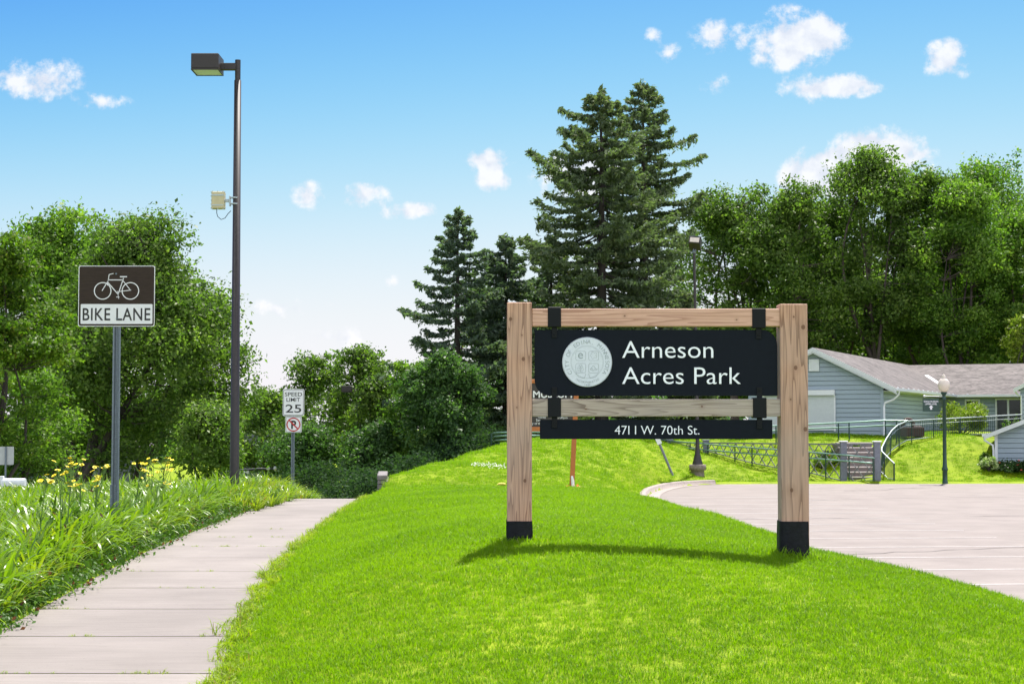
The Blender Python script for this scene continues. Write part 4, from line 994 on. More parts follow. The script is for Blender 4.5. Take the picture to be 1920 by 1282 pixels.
la = MB(); s0 = -2.0
while s0 < tot+2:
    for sg_ in (1, -1):
        ss = []; 
        for k in range(13):
            z = zt - k*.15; s = s0 + sg_*k*.115 
            if 0 <= s <= tot:
                if z > np.interp(s, S, PG)+.03: ss.append((s, z))
        if len(ss) > 1:
            a, b = ss[0], ss[-1]; pa, pb_ = fp(a[0]), fp(b[0]); off = Vector((0, -.02*sg_, 0))
            la.tube([Vector((pa.x, pa.y, a[1]))+off, Vector((pb_.x, pb_.y, b[1]))+off], .024, 4, smooth=False)
    s0 += .56
la.build('lattice', M_lattice, lf, O)
# green two-rail handrail in front of the lattice
hr = thing('ramp_handrail', (fx[4], fy[4]-.35, h1(fx[4], fy[4]-.35)), 'pale green two rail pipe handrail running in front of the lattice fence', 'railing'); O = hr.location
def railpts(lst): return [at(px, py, np.interp(px, [p[0] for p in FL], [p[1] for p in FL])-.30) for px, py in lst]
MB().tube(railpts([(1218,822),(1262,827),(1315,831.5),(1390,838),(1462,843),(1530,848.5),(1588,853),(1640,858.5)]), .036, 8).build('rail', M_rail, hr, O)
MB().tube(railpts([(1218,833.5),(1262,838),(1327,843.5),(1390,849),(1462,854.5),(1530,859.5),(1588,864),(1636,868)]), .036, 8).build('rail', M_rail, hr, O)
for px, py in ((1294,829.8),(1327,832.5),(1378,837),(1410,839.3),(1462,843),(1517,847.5),(1548,850),(1592,853.4),(1637,858)):
    q = railpts([(px, py)])[0]; MB().tube([q, Vector((q.x, q.y, h1(q.x, q.y)-.1))], .032, 8).build('post', M_green_metal, hr, O)

# stairs
sx0, sx1 = at(1588, 900, 77).x, at(1650, 900, 77).x+.1
stt = MB(); trd = MB(); NST = 8; z0_ = -.88; dz_ = (.86-z0_)/NST
sth = thing('garden_stairs', ((sx0+sx1)/2, 76.2, z0_), 'flight of broad steps with pale treads climbing behind the two grey gate posts', 'stairs'); O = sth.location
for k in range(NST):
    y_ = 76.2+k*.42+ .0
    stt.box(((sx0+sx1)/2, y_+2.4, z0_+k*dz_+dz_/2-.03), (sx1-sx0, 4.8-.0, dz_-.002)); trd.box(((sx0+sx1)/2, y_+.2, z0_+(k+1)*dz_-.012), (sx1-sx0+.06, .46, .045))
stt.build('risers', M_step, sth, O); trd.build('treads', M_tread, sth, O)

# guard rail with balusters sweeping up to the ramp
gr = thing('guard_railing', (at(1677, 900, 75.2).x, 75.2, h1(at(1677, 900, 75.2).x, 75.2)), 'dark green balustrade with a bright curved handrail sweeping up from the steps past the shrub', 'railing'); O = gr.location
TOP = [(1677,869,75.2),(1665,857.5,75.9),(1653,845.5,76.6),(1653.5,839,77),(1662,822,78.2),(1672,807,79.2),(1683,797,80),(1700,789.5,81),(1740,786.5,81.8),(1780,784.5,82.5),(1850,780.5,83.5),(1916,777,84.5)]
BOT = [(1677,900,75.2),(1665,899,75.9),(1652,886,76.6),(1651,880,77),(1659,862,78.2),(1671,846,79.2),(1684,836,80),(1700,827,81),(1740,822,81.8),(1780,820,82.5),(1850,814.5,83.5),(1916,811,84.5)]
def dense(L_, n=8):
    o_ = []
    for i in range(len(L_)-1):
        for t in np.linspace(0, 1, n)[:-1]: o_.append(at(*[L_[i][k]*(1-t)+L_[i+1][k]*t for k in range(3)]))
    o_.append(at(*L_[-1])); return o_
tp, bt_ = dense(TOP), dense(BOT)
M_bright_rail = basic('pale_metal_rail', (.36,.42,.39), .45, .3, .1, 6, spec=.5)  # paler than the dark green balusters and posts
MB().tube(tp, .034, 8).build('handrail', M_bright_rail, gr, O)
MB().tube([Vector((p.x, p.y, p.z-.19)) for p in tp[8*4:]], .018, 6).tube([Vector((p.x, p.y, p.z+.05)) for p in bt_], .022, 6).build('lower_rail', M_bright_rail, gr, O)
bal = MB(); acc_ = 0; S2 = [0.]
for a, b in zip(tp[:-1], tp[1:]): S2.append(S2[-1]+(b-a).length)
S2 = np.array(S2); TA = np.array([tuple(p) for p in tp]); BA = np.array([tuple(p) for p in bt_])
ip = lambda A_, s: Vector([np.interp(s, S2, A_[:, k]) for k in range(3)])
s = .12
while s < S2[-1]: bal.tube([ip(BA, s), ip(TA, s)], .013, 4, smooth=False, cap=False); s += .125
bal.build('balusters', M_green_metal, gr, O)
for s in (0.02, 1.2, 2.4, 4.3, 5.6, 7.0, 8.5, 10.2): 
    if s < S2[-1]: MB().tube([ip(BA, s)-Vector((0,0,.1)), ip(TA, s)], .032, 6).build('post', M_green_metal, gr, O)
# upper two-rail railing along the front of the house
ur = thing('upper_railing', (at(1592, 830, 81.5).x, 81.5, h1(at(1592,830,81.5).x, 81.5)), 'green two rail pipe railing crossing the lawn in front of the shuttered gable wall', 'railing'); O = ur.location
MB().tube([at(1380,802,82.5), at(1517,795.2,82), at(1592,791.5,81.6), at(1660,788,81.2), at(1702,788.5,81)], .038, 8).build('rail', M_rail, ur, O)
MB().tube([at(1380,812,82.5), at(1517,803.2,82), at(1592,800.5,81.6), at(1660,797,81.2), at(1680,797,81)], .034, 8).build('rail', M_rail, ur, O)
for px, py, Y_ in ((1572,792.5,81.7),(1592,791.5,81.6),(1660,788,81.2),(1455,798,82.2),(1681,788,81.1)):
    q = at(px, py, Y_); MB().tube([q, Vector((q.x, q.y, h1(q.x, q.y)-.15))], .034, 8).build('post', M_green_metal, ur, O)
# curved railing beyond the mound on the left
cr_ = thing('curved_railing', (at(975, 830, 76).x, 76, h1(at(975,830,76).x, 76)), 'dark green curved pipe railing with three rails behind the crest of the mound', 'railing'); O = cr_.location
for k, (py, dx) in enumerate(((810.5,0),(817,2),(824.5,4),(831,0))):
    MB().tube([at(922+dx, py+3, 77.2), at(926+dx, py+1, 76.4), at(940, py, 75.8), at(975, py-1.0, 75.5), at(1020, py-1, 76.0), at(1090, py+1, 79), at(1215, py+6+k*3, 85)], .034, 8).build('rail', M_rail if k != 3 else M_green_metal, cr_, O)
for px in (921.5, 948, 1000, 1030, 1060, 1100):
    q = at(px, 813, 76.6); MB().tube([q, Vector((q.x, q.y, h1(q.x, q.y)-.2))], .045, 8).build('post', M_green_metal, cr_, O)
# concrete landing
lp = [at(1672,846,79.6), at(1700,843,79.8), at(1724,829,81.4), at(1700,826,82), at(1676,836,80.6)]
# planter under the house wall
q = at(1708, 827, 82.3); pl_ = thing('planter', (q.x, 82.3, h1(q.x, 82.3)), 'low dark brown planter with an arched ornament standing behind the green balustrade', 'planter')
MB().box((0,0,.30),(1.15,.7,.46), bev=.03).build('tub', M_rust, pl_)
mb = MB(); mb.tube([(-.28+.28-.28*math.cos(PI*k/10)-.12, 0, .50+.42*math.sin(PI*k/10)) for k in range(11)], .09, 8); mb.build('arch', M_rust, pl_)
MB().box((.3,-.05,.56),(.35,.4,.10), bev=.03).build('cap_stone', M_kerb, pl_)

# ------------------------------------------------------------------ stone wall beside the walk
WYY = 50.0
q = at(716, 925, WYY); sw = thing('stone_wall', (q.x, WYY, h1(q.x-.35, WYY)), 'stacked grey stone retaining wall end where the lawn meets the sidewalk', 'wall'); O = sw.location
mb = MB(); zt_ = at(715, 890, WYY).z; rr = random.Random(4); z = zt_
for k, hh in enumerate((.165,.115,.15,.16,.16)):
    off = rr.uniform(-.02,.03)
    for j in range(8):
        L_ = .55; cxw = at(715.5, 900, WYY).x + off - .035*j*.55*2; mb.box((cxw, WYY+.02+j*(L_+.012)+.25, z-hh/2), (.30+rr.uniform(-.02,.02), L_, hh-.012), rz=R(4)+rr.uniform(-.03,.03), bev=.02)
    z -= hh
mb.build('stone_courses', M_stone, sw, O)

# ------------------------------------------------------------------ left: mailboxes, back of a road sign, traffic signal, far house
def mailbox(px, py, Y, label, flip=1, s=1.0):
    q = at(px, py, Y); g_ = h1(q.x, Y); t = thing('mailbox', (q.x, Y, g_), label, 'mailbox', 'white mailboxes across the street'); h = q.z-g_
    MB().box((0,0,h/2+.1),(.11,.11,h+.25), bev=.008).build('post', M_white, t)
    MB().box((.22*flip,0,h-.06),(.66*s,.14,.05)).tube([(0,0,h-.42),(.30*flip,0,h-.10)], .045, 4, smooth=False).build('arm', M_white, t)
    mb = MB(); prof = [(-.09,0),(.09,0),(.09,.12)]+[(.09*math.cos(a), .12+.09*math.sin(a)) for a in np.linspace(0,PI,9)[1:-1]]+[(-.09,.12)]
    n = len(prof); x0, x1 = .02*flip, .52*flip*s
    mb.add([(x, p[0], h-.03+p[1]) for x in (x0, x1) for p in prof], [tuple(range(n)), tuple(range(2*n-1,n-1,-1))]+[(i,(i+1)%n,n+(i+1)%n,n+i) for i in range(n)])
    mb.build('box', M_white, t)
mailbox(2, 912, 36, 'white mailbox on a braced white post at the left edge beyond the flower bed')
mailbox(146, 936, 47, 'small white mailbox half hidden behind the yellow flowers left of the bike lane sign', 1, .9)
q = at(11, 837, 52); g_ = h1(q.x, 52); rs = thing('road_sign', (q.x, 52, g_), 'back of a plain grey road sign on a thin post at the left edge', 'traffic sign')
h = q.z-g_; MB().tube([(0,0,0),(0,0,h)], .03, 8).build('post', M_galv, rs); MB().prism(rounded(-.36,.24,h-.56,h,.03,('bl','br','tl','tr')), .03, .036).build('plate', M_sign_back, rs)
# traffic signal on a mast
TY = 105.0; g_ = h1(at(400, 900, TY).x, TY); tm = thing('traffic_signal', (at(392,900,TY).x, TY, g_), 'dark signal mast arm with a small white street name plate behind the street lamp pole', 'traffic signal'); O = tm.location
MB().tube([Vector((O.x,TY,g_)), Vector((O.x,TY,at(392,890,TY).z+.3))], .14, 10).build('mast', M_dark_metal, tm, O)
MB().tube([Vector((O.x,TY,at(392,892,TY).z)), at(440,882.5,TY), at(485,879,TY), at(531,879.5,TY)], [.12,.10,.07,.05], 8).build('mast_arm', M_dark_metal, tm, O)
a = at(450,888,TY); b = at(467,884,TY); MB().box(((a.x+b.x)/2,TY-.12,(a.z+b.z)/2),(b.x-a.x,.03,.26)).build('name_plate', M_white, tm, O)
mb = MB(); a = at(516,877.5,TY); mb.lathe((a.x,TY,a.z), [(0,-.14),(.1,-.1),(.12,0),(.08,.1),(0,.14)], 10); a = at(503,878,TY); mb.box((a.x,TY,a.z),(.22,.2,.16), bev=.03); mb.build('camera_housing', M_white, tm, O)
TY2 = 112.0; q = at(601, 880, TY2); g_ = h1(q.x, TY2); t2 = thing('traffic_light', (q.x+.45, TY2, g_), 'traffic light glowing red between the dark trees past the end of the sidewalk', 'traffic light'); O = t2.location
MB().tube([Vector((O.x,TY2,g_)), Vector((O.x,TY2,q.z+.6))], .07, 8).tube([Vector((O.x,TY2,q.z+.35)), Vector((q.x,TY2,q.z+.35))], .04, 6).build('pole', M_dark_metal, t2, O)
MB().box((q.x,TY2,q.z-.30),(.42,.30,1.15), bev=.03).build('signal_head', M_black_metal, t2, O)
MB().lathe((0,0,0),[(0,0),(.16,.0),(.14,.05),(0,.07)],14).build('red_lens', M_red_light, t2)
for o_ in t2.children:
    if o_.name.startswith('red_lens'): o_.location = (q.x-O.x, -.16, q.z-O.z); o_.rotation_euler = (R(90),0,0)
# far grey house behind the trees on the left
q = at(60, 935, 120); fh = thing('far_house', (q.x, 120, h1(q.x,120)), 'grey house with a sloping roof glimpsed between the trunks of the trees on the left', 'house'); O = fh.location; z_ = O.z
MB().box((q.x,124,z_+1.3),(13,7,2.7)).build('wall', M_farhouse, fh, O)
MB().prism([(q.x-7,z_+2.6),(q.x+7,z_+2.6),(q.x+4.6,z_+4.9),(q.x-4.6,z_+4.9)], 120, 128).build('roof', M_farroof, fh, O)
q = at(515, 880, 150); fb = thing('distant_building', (q.x, 150, h1(q.x,150)), 'dark blue grey building wall glimpsed under the far trees behind the speed limit sign', 'building'); O = fb.location
MB().box((q.x,153,O.z+3),(5.5,6,6)).build('wall', M_farhouse, fb, O); MB().box((q.x,153,O.z+6.1),(5.9,6.4,.3)).build('roof', M_dark_metal, fb, O)
#@@TREES
# ------------------------------------------------------------------ TREES
M_leaf_mid = leafmat('leaf_mid', [(.050,.092,.020),(.082,.138,.028),(.125,.190,.038),(.20,.26,.055)], .46)
M_leaf_dark = leafmat('leaf_dark', [(.032,.070,.024),(.052,.106,.034),(.080,.150,.044),(.125,.20,.055)], .42)
M_leaf_olive = leafmat('leaf_olive', [(.040,.085,.010),(.075,.140,.014),(.12,.19,.018),(.15,.14,.035)], .42)
M_leaf_fresh = leafmat('leaf_fresh', [(.050,.108,.016),(.088,.160,.024),(.14,.23,.032),(.23,.31,.05)], .44)
M_leaf_bush = leafmat('leaf_bush', [(.08,.13,.012),(.14,.20,.018),(.20,.25,.03),(.26,.28,.05)], .35)
M_needle = leafmat('needles', [(.066,.092,.054),(.102,.136,.078),(.145,.185,.10),(.20,.20,.10)], .32, .65, .08)
M_needle_blue = leafmat('needles_blue', [(.062,.092,.070),(.098,.140,.102),(.140,.188,.132),(.21,.21,.12)], .32, .65, .08)

def unit(n, g):
    v = g.normal(size=(n, 3)); return v/np.linalg.norm(v, axis=1, keepdims=True)
def leaves(cen, size, g, up=.5, aspect=.55, dirs=None, bias=None):
    """diamond leaves at cen (n,3); returns verts, faces"""
    n = len(cen); nrm = unit(n, g); nrm[:, 2] += up
    if bias is not None: nrm = nrm + bias
    nrm /= np.linalg.norm(nrm, axis=1, keepdims=True)
    t = unit(n, g) if dirs is None else dirs + unit(n, g)*.35
    t -= nrm*np.sum(t*nrm, 1, keepdims=True); t /= np.maximum(np.linalg.norm(t, axis=1, keepdims=True), 1e-6)
    b = np.cross(nrm, t); s = (size*np.clip(g.lognormal(0, .32, n), .45, 2.1))[:, None]
    v = np.stack([cen - t*s*.5, cen + b*s*aspect*.5 - t*s*.05 + nrm*s*.06, cen + t*s*.5, cen - b*s*aspect*.5 - t*s*.05 + nrm*s*.06], 1).reshape(-1, 3)
    f = np.arange(4*n).reshape(n, 4); return v, f

def limb(mb, a, b, r0, r1, g, wob=.06, n=6, sag=0.0, sides=7):
    a, b = np.array(a, float), np.array(b, float); L_ = np.linalg.norm(b-a); pts = []; rs = []
    o1 = g.normal(size=3)*L_*wob
    for i in range(n+1):
        t = i/n; p = a+(b-a)*t + o1*math.sin(PI*t); p[2] += sag*L_*math.sin(PI*t); pts.append(Vector(p)); rs.append(r0+(r1-r0)*t)
    mb.tube(pts, rs, sides, cap=False); return [np.array(p) for p in pts]

def deciduous(name, label, px, Y, top, half, bottom, seed, mat, nclump=150, per=170, leaf=.17, cat='tree', group=None, trunkpx=None, bark=None, open_=0.0, skew=0.0, topw=.8, gz=None, crown_r=None, forks=6, squash=.75, trunkr=None):
    g = np.random.default_rng(seed); s = Y/F
    c = at(px, 800, Y); bxp = at(trunkpx if trunkpx is not None else px, 800, Y).x
    g0 = h1(bxp, Y) if gz is None else gz
    zt = at(px, top, Y).z - g0; zb = max(at(px, bottom, Y).z - g0, .3); W = half*s; H = zt-zb
    t = thing(name, (bxp, Y, g0), label, cat, group); dx = c.x-bxp
    ph = g.uniform(0, 2*PI, 6); am = g.uniform(.06, .20, 6)
    def rad(th, tt):
        base = np.sin(np.clip(tt, 0, 1)**topw*PI*.93+.12); k = 1+sum(am[i]*np.sin((i+1)*th+ph[i]+3*tt*(i % 3)) for i in range(5))*.8
        return W*np.clip(base, .05, 1)*k
    # boughs first: each main bough carries a lobe of clumps, the rest fill the crown
    cr_ = (crown_r or W*.24)
    nl = int(forks*2.2)+3
    lt = np.concatenate([g.uniform(.08, .95, nl-3), g.uniform(.72, .97, 3)]); lth = np.arange(nl)*2.4+g.uniform(-.4, .4, nl); lr = rad(lth, lt)*g.uniform(.45, .86, nl)
    LC = np.stack([dx+lr*np.cos(lth)+skew*W*lt, lr*np.sin(lth), zb+H*(.04+.90*lt)], 1); LR = W*g.uniform(.26, .44, nl)
    k1 = int(nclump*.62); li_ = g.integers(0, nl, k1); dd_ = unit(k1, g)*np.array([1, 1, .62]); dd_[:, 2] += .08
    C1 = LC[li_]+dd_*(LR[li_]*g.uniform(.4, 1.05, k1))[:, None]
    k2 = nclump-k1
    tt = g.uniform(0, 1, k2)**.85; th = g.uniform(0, 2*PI, k2); rr = (.20+.72*g.uniform(0, 1, k2)**.5)
    R_ = rad(th, tt)*rr
    C2 = np.stack([dx+R_*np.cos(th)+skew*W*tt, R_*np.sin(th), zb+H*(.03+.88*tt)], 1)
    C = np.concatenate([C1, C2]); C[:, 2] = np.clip(C[:, 2], zb*.9, zt-cr_*.35)
    rr_ = np.hypot(C[:, 0]-dx, C[:, 1]); lim = np.array([rad(0., .5)*0+W*(.96-.62*max(0, (z_-zb)/H-.50)/.50) for z_ in C[:, 2]]); kk = np.minimum(1, lim/np.maximum(rr_, 1e-6)); C[:, 0] = dx+(C[:, 0]-dx)*kk; C[:, 1] *= kk
    topc = np.stack([dx+skew*W+g.uniform(-W*.42, W*.42, 8), g.uniform(-W*.4, W*.4, 8), zt-cr_*.4-g.uniform(0, H*.12, 8)], 1)
    C = np.concatenate([C, topc]); n = len(C)
    cr = cr_*g.uniform(.55, 1.25, n); cr[-8:] *= .6
    # leaves per clump, biased to the shell
    m = (per*(cr/cr_)**1.6*g.uniform(.7, 1.2, n)).astype(int)+6
    idx = np.repeat(np.arange(n), m); N_ = len(idx)
    d = unit(N_, g); rad_ = cr[idx]*(.35+.65*g.uniform(0, 1, N_)**.6)
    lump_ = 1+.50*np.sin(d[:, 0]*5+idx)*np.cos(d[:, 1]*6+idx*1.7)
    stray = 1+(g.uniform(0, 1, N_) < .06)*g.uniform(.1, .35, N_)
    Pn = C[idx] + d*(rad_*lump_*stray)[:, None]*np.array([1, 1, squash])
    v, f = leaves(Pn, leaf, g, up=.25, aspect=.62, dirs=d*.8+np.array([0, 0, .10]), bias=d*.95)
    tone = np.clip(g.normal(.45, .20, N_) + (g.uniform(-.22, .22, n))[idx], 0, 1)
    npmesh('crown', v, f, mat, t, rnd=tone)
    # trunk and limbs
    mb = MB(); r0 = trunkr or max(.12, W*.055); fork = np.array([dx*.25, 0, zb*.75+H*.04])
    trunk = limb(mb, (0, 0, -.3), fork, r0*1.25, r0*.85, g, .03, 6)
    mains = []
    for k in range(forks):
        a = 2*PI*k/forks+g.uniform(-.4, .4); tt_ = g.uniform(.55, .95) if k else .97
        rr_ = rad(a, tt_)*.55
        e = np.array([dx+rr_*math.cos(a)+skew*W*tt_, rr_*math.sin(a), zb+H*tt_*.92])
        st = np.array(trunk[-1 - (k % 3)]); mains += limb(mb, st, e, r0*.55, r0*.10, g, .09, 9, .04)
    mp_ = np.array(mains)
    for i in g.permutation(n)[:int(n*.8)]:
        dd = np.linalg.norm(mp_-C[i], axis=1) + np.maximum(0, mp_[:, 2]-C[i, 2])*2; j = int(np.argmin(dd))
        limb(mb, mp_[j], C[i], r0*.16, r0*.03, g, .10, 4, .03, 4)
    mb.build('trunk', bark or M_bark, t)
    return t

def spruce(name, label, px, Y, top, half, bottom, seed, mat, gz=None, nb=130, leaf=.20, droop=.10, power=.85, lean=0, gap=.0, per=1.0, widths=None, group=None):
    g = np.random.default_rng(seed); s = Y/F; c = at(px, 800, Y); g0 = h1(c.x, Y) if gz is None else gz
    zt = at(px, top, Y).z-g0; zb = max(at(px, bottom, Y).z-g0, .5); W = half*s; H = zt-zb
    t = thing(name, (c.x, Y, g0), label, 'spruce tree', group)
    mb = MB(); tr_pts = limb(mb, (0,0,-.3), (lean*.0, 0, zt-.25), .028*zt*.65+.06, .02, g, .004, 10, sides=9)
    cen = []; dr = []
    az = g.uniform(0, 2*PI)
    for i in range(nb):
        u = (i+g.uniform(0, 1))/nb; u = u**.82            # 0 bottom .. 1 top
        z = zb+H*u*.985; az += 2.4+g.uniform(-.35, .35)
        prof_ = (1-u)**power if widths is None else np.interp(u, widths[0], widths[1])
        Lb = (W*prof_+.22)*g.uniform(.55, 1.16)
        if g.uniform() < .18: Lb *= .6
        d = np.array([math.cos(az), math.sin(az), 0]); n = 7; g_droop = g.uniform(.5, 2.3)
        pts = []
        for k in range(n+1):
            q = k/n; p = d*Lb*q; zz = z - droop*Lb*math.sin(PI*q*.62)*g_droop + .16*Lb*q*q*(.6+u) ; pts.append(np.array([p[0], p[1], zz]))
        mb.tube([Vector(p) for p in pts], [max(.008, .012*Lb+.012)*(1-.85*k/n) for k in range(n+1)], 4, cap=False)
        pa = np.array(pts)
        # side twigs with sprays of needles, denser toward the tip
        nt = int(44*Lb*per)+28
        q = g.uniform(.12, 1.03, nt)**.8; base = np.stack([np.interp(q, np.linspace(0, 1, n+1), pa[:, k]) for k in range(3)], 1)
        perp = np.array([-d[1], d[0], 0]); side = g.choice([-1, 1], nt)*g.uniform(0, 1, nt); wd = Lb*.30*np.sin(np.clip(PI*(q*.80+.12), 0, PI))
        tw = d*.65 + perp*side[:, None]*1.0 + np.array([0, 0, -.10]) 
        tip = base + tw*(wd*np.abs(side)**.5)[:, None] + g.normal(0, .05, (nt, 3))
        for k in (0.25, .6, 1.0):
            cen.append(base*(1-k)+tip*k + g.normal(0, .045, (nt, 3)) + np.array([0, 0, -.02])); dr.append(np.repeat((tw/np.linalg.norm(tw, axis=1, keepdims=True)), 1, axis=0))
        hang = g.uniform(0, 1, nt) < .35
        cen.append(tip[hang]-np.array([0, 0, .12])*g.uniform(.3, 1.4, (hang.sum(), 1))); dr.append(np.tile(np.array([[0, 0, -1.]]), (hang.sum(), 1)))
    nt = 60; cen.append(np.stack([g.normal(0, .07, nt), g.normal(0, .07, nt), zt-g.uniform(0, 1.0, nt)], 1)); dr.append(np.tile([[0, 0, 1.]], (nt, 1)))
    cen = np.concatenate(cen); dr = np.concatenate(dr); n = len(cen)
    v, f = leaves(cen, leaf*1.25, g, up=.4, aspect=.42, dirs=dr)
    rad_ = np.hypot(cen[:, 0], cen[:, 1]); tone = np.clip(g.normal(.42, .2, n)+.18*np.clip((cen[:, 2]-zt+2.2)/2.2, 0, 1), 0, 1)
    npmesh('crown', v, f, mat, t, rnd=tone)
    mb.build('trunk', M_bark, t)
    return t

GL = 'broadleaf trees along the street'; GM = 'trees beyond the end of the sidewalk'; GR = 'tall trees behind the house'
# left side, across the street
deciduous('locust_tree', 'yellow green tree with rusty seed clusters at the far left edge', -20, 56, 425, 150, 905, 11, M_leaf_olive, 230, 210, .115, group=GL, trunkpx=-30, crown_r=.62, squash=.45, topw=.75)
deciduous('locust_tree', 'low light green tree below the yellow green one at the left edge', 55, 66, 690, 95, 915, 12, M_leaf_fresh, 110, 190, .13, group=GL, trunkpx=20, crown_r=.7, squash=.5)
deciduous('ash_tree', 'broad green tree rising behind the left of the bike lane sign', 95, 88, 392, 170, 900, 13, M_leaf_fresh, 240, 230, .19, group=GL, trunkpx=110, crown_r=1.15)
deciduous('ash_tree', 'large round green tree behind the bike lane sign with leaning dark trunk', 262, 78, 400, 200, 890, 14, M_leaf_mid, 330, 240, .17, group=GL, trunkpx=128, crown_r=1.05, trunkr=.42, topw=.9)
deciduous('ash_tree', 'paler green tree filling the gap above and behind the bike lane sign', 190, 96, 408, 130, 880, 17, M_leaf_fresh, 200, 220, .20, group=GL, trunkpx=200, crown_r=1.2)
deciduous('ash_tree', 'green tree crown just left of the tall street lamp pole', 385, 84, 545, 95, 880, 15, M_leaf_mid, 130, 220, .17, group=GL, trunkpx=215, crown_r=.95)
deciduous('ash_tree', 'small bluish green tree low behind the base of the tall street lamp', 392, 66, 760, 70, 905, 16, M_leaf_mid, 70, 170, .13, group=GL, trunkpx=380, crown_r=.6)
# middle, beyond the sidewalk
deciduous('oak_tree', 'broad low tree forming a dark shoulder left of the speed limit sign', 505, 110, 728, 82, 915, 21, M_leaf_mid, 110, 150, .19, group=GM, crown_r=.8)
deciduous('oak_tree', 'open crowned airy tree above the speed limit sign', 592, 104, 655, 100, 905, 22, M_leaf_mid, 150, 110, .18, group=GM, crown_r=.72)
deciduous('oak_tree', 'dark green tree behind the farther street lamp', 690, 100, 646, 100, 900, 23, M_leaf_mid, 170, 125, .18, group=GM, crown_r=.75)
deciduous('oak_tree', 'light green small tree beside the farther street lamp head', 695, 92, 705, 50, 860, 24, M_leaf_mid, 60, 170, .16, group=GM, crown_r=.7)
deciduous('oak_tree', 'shaded dark tree at the end of the sidewalk right of the farther lamp', 712, 84, 790, 75, 940, 25, M_leaf_dark, 110, 200, .17, group=GM, crown_r=.7)
deciduous('oak_tree', 'low dark tree under the speed limit sign beside the red light', 575, 96, 800, 85, 905, 26, M_leaf_dark, 70, 190, .18, group=GM, crown_r=.8)
deciduous('maple_tree', 'rounded dark green tree growing in front of the small spruce', 835, 80, 664, 98, 890, 27, M_leaf_dark, 210, 200, .15, group=GM, crown_r=.62)
deciduous('maple_tree', 'lighter green tree low at the left foot of the small spruce', 768, 84, 672, 52, 900, 28, M_leaf_fresh, 80, 170, .15, group=GM, crown_r=.65)
# spruces
spruce('spruce_tree', 'small blue green spruce with a sharp tip standing alone left of the cedar sign', 858, 92, 388, 122, 800, 31, M_needle_blue, nb=100, leaf=.17, widths=([0,.3,.5,.72,.9,1],[1,.98,.82,.42,.20,.03]), group='spruces on the mound')
spruce('spruce_tree', 'narrow spruce partly hidden behind the left cedar post', 948, 95, 438, 98, 830, 32, M_needle_blue, nb=140, leaf=.17, widths=([0,.4,.7,.9,1],[1,.95,.7,.38,.05]), group='spruces on the mound')
spruce('spruce_tree', 'left one of the two tallest spruces, with wide dark boughs', 1128, 88, 160, 165, 830, 33, M_needle, nb=175, leaf=.17, droop=.14, group='spruces on the mound', widths=([0,.3,.67,.83,.93,1],[1,.95,.86,.68,.36,.06]))
spruce('spruce_tree', 'right one of the two tallest spruces, its tip the highest of all', 1208, 93, 148, 118, 840, 34, M_needle, nb=165, leaf=.17, droop=.12, group='spruces on the mound', widths=([0,.5,.75,.87,.95,1],[1,.95,.82,.58,.28,.05]))
spruce('spruce_tree', 'low spruce skirt filling the gap under the two tallest spruces', 1035, 100, 440, 112, 845, 35, M_needle, nb=130, leaf=.17, power=.6, group='spruces on the mound')
spruce('spruce_tree', 'short green spruce right of the two tallest ones beside the parking lot lamp', 1285, 96, 545, 62, 840, 36, M_needle, nb=100, leaf=.17, power=.5, group='spruces on the mound')
# right side behind the house
BR = M_bark_red
deciduous('maple_tree', 'broad green tree right of the tallest spruces behind the cedar top rail', 1375, 124, 352, 143, 700, 41, M_leaf_mid, 258, 155, .22, group=GR, crown_r=1.25, gz=1.0, bark=BR)
deciduous('maple_tree', 'green tree with forked trunk above the right cedar post', 1482, 122, 333, 136, 750, 42, M_leaf_mid, 285, 170, .21, group=GR, crown_r=1.15, gz=1.0, bark=BR)
deciduous('maple_tree', 'smaller green tree between the forked tree and the tallest maple', 1570, 126, 365, 97, 720, 43, M_leaf_mid, 153, 170, .22, group=GR, crown_r=1.15, gz=1.0, bark=BR)
deciduous('maple_tree', 'tallest broadleaf tree, its bare trunk showing in the middle, above the house gable', 1642, 121, 265, 119, 660, 44, M_leaf_mid, 273, 160, .20, group=GR, crown_r=1.1, gz=1.0, bark=BR, trunkr=.30)
deciduous('maple_tree', 'upright green tree right of the tallest maple above the house ridge', 1730, 123, 298, 103, 680, 45, M_leaf_mid, 236, 160, .20, group=GR, crown_r=1.05, gz=1.0, bark=BR)
deciduous('maple_tree', 'pale green airy tree at the top right behind the others', 1850, 138, 276, 158, 700, 46, M_leaf_fresh, 273, 150, .23, group=GR, crown_r=1.3, gz=1.0, bark=BR)
deciduous('maple_tree', 'bright yellow green tree above the right end of the house roof', 1812, 119, 335, 122, 720, 47, M_leaf_fresh, 364, 235, .19, group=GR, crown_r=1.0, gz=1.0, bark=BR)
deciduous('maple_tree', 'bright green tree at the right edge above the projecting gable', 1915, 120, 385, 122, 730, 48, M_leaf_fresh, 322, 225, .19, group=GR, crown_r=1.0, gz=1.0, bark=BR)
deciduous('understory_tree', 'dark shaded low tree directly behind the house gable peak', 1560, 130, 545, 90, 800, 51, M_leaf_mid, 120, 180, .22, group=GR, crown_r=1.2, gz=1.0)
deciduous('understory_tree', 'dark shaded low tree behind the middle of the house roof', 1680, 132, 520, 95, 800, 52, M_leaf_mid, 130, 180, .22, group=GR, crown_r=1.2, gz=1.0)
deciduous('understory_tree', 'dark shaded low tree behind the wing of the house', 1800, 132, 540, 100, 800, 53, M_leaf_mid, 140, 200, .22, group=GR, crown_r=1.2, gz=1.0)
deciduous('understory_tree', 'dark shaded low tree behind the right end of the wing', 1905, 131, 560, 90, 800, 54, M_leaf_mid, 120, 190, .22, group=GR, crown_r=1.2, gz=1.0)
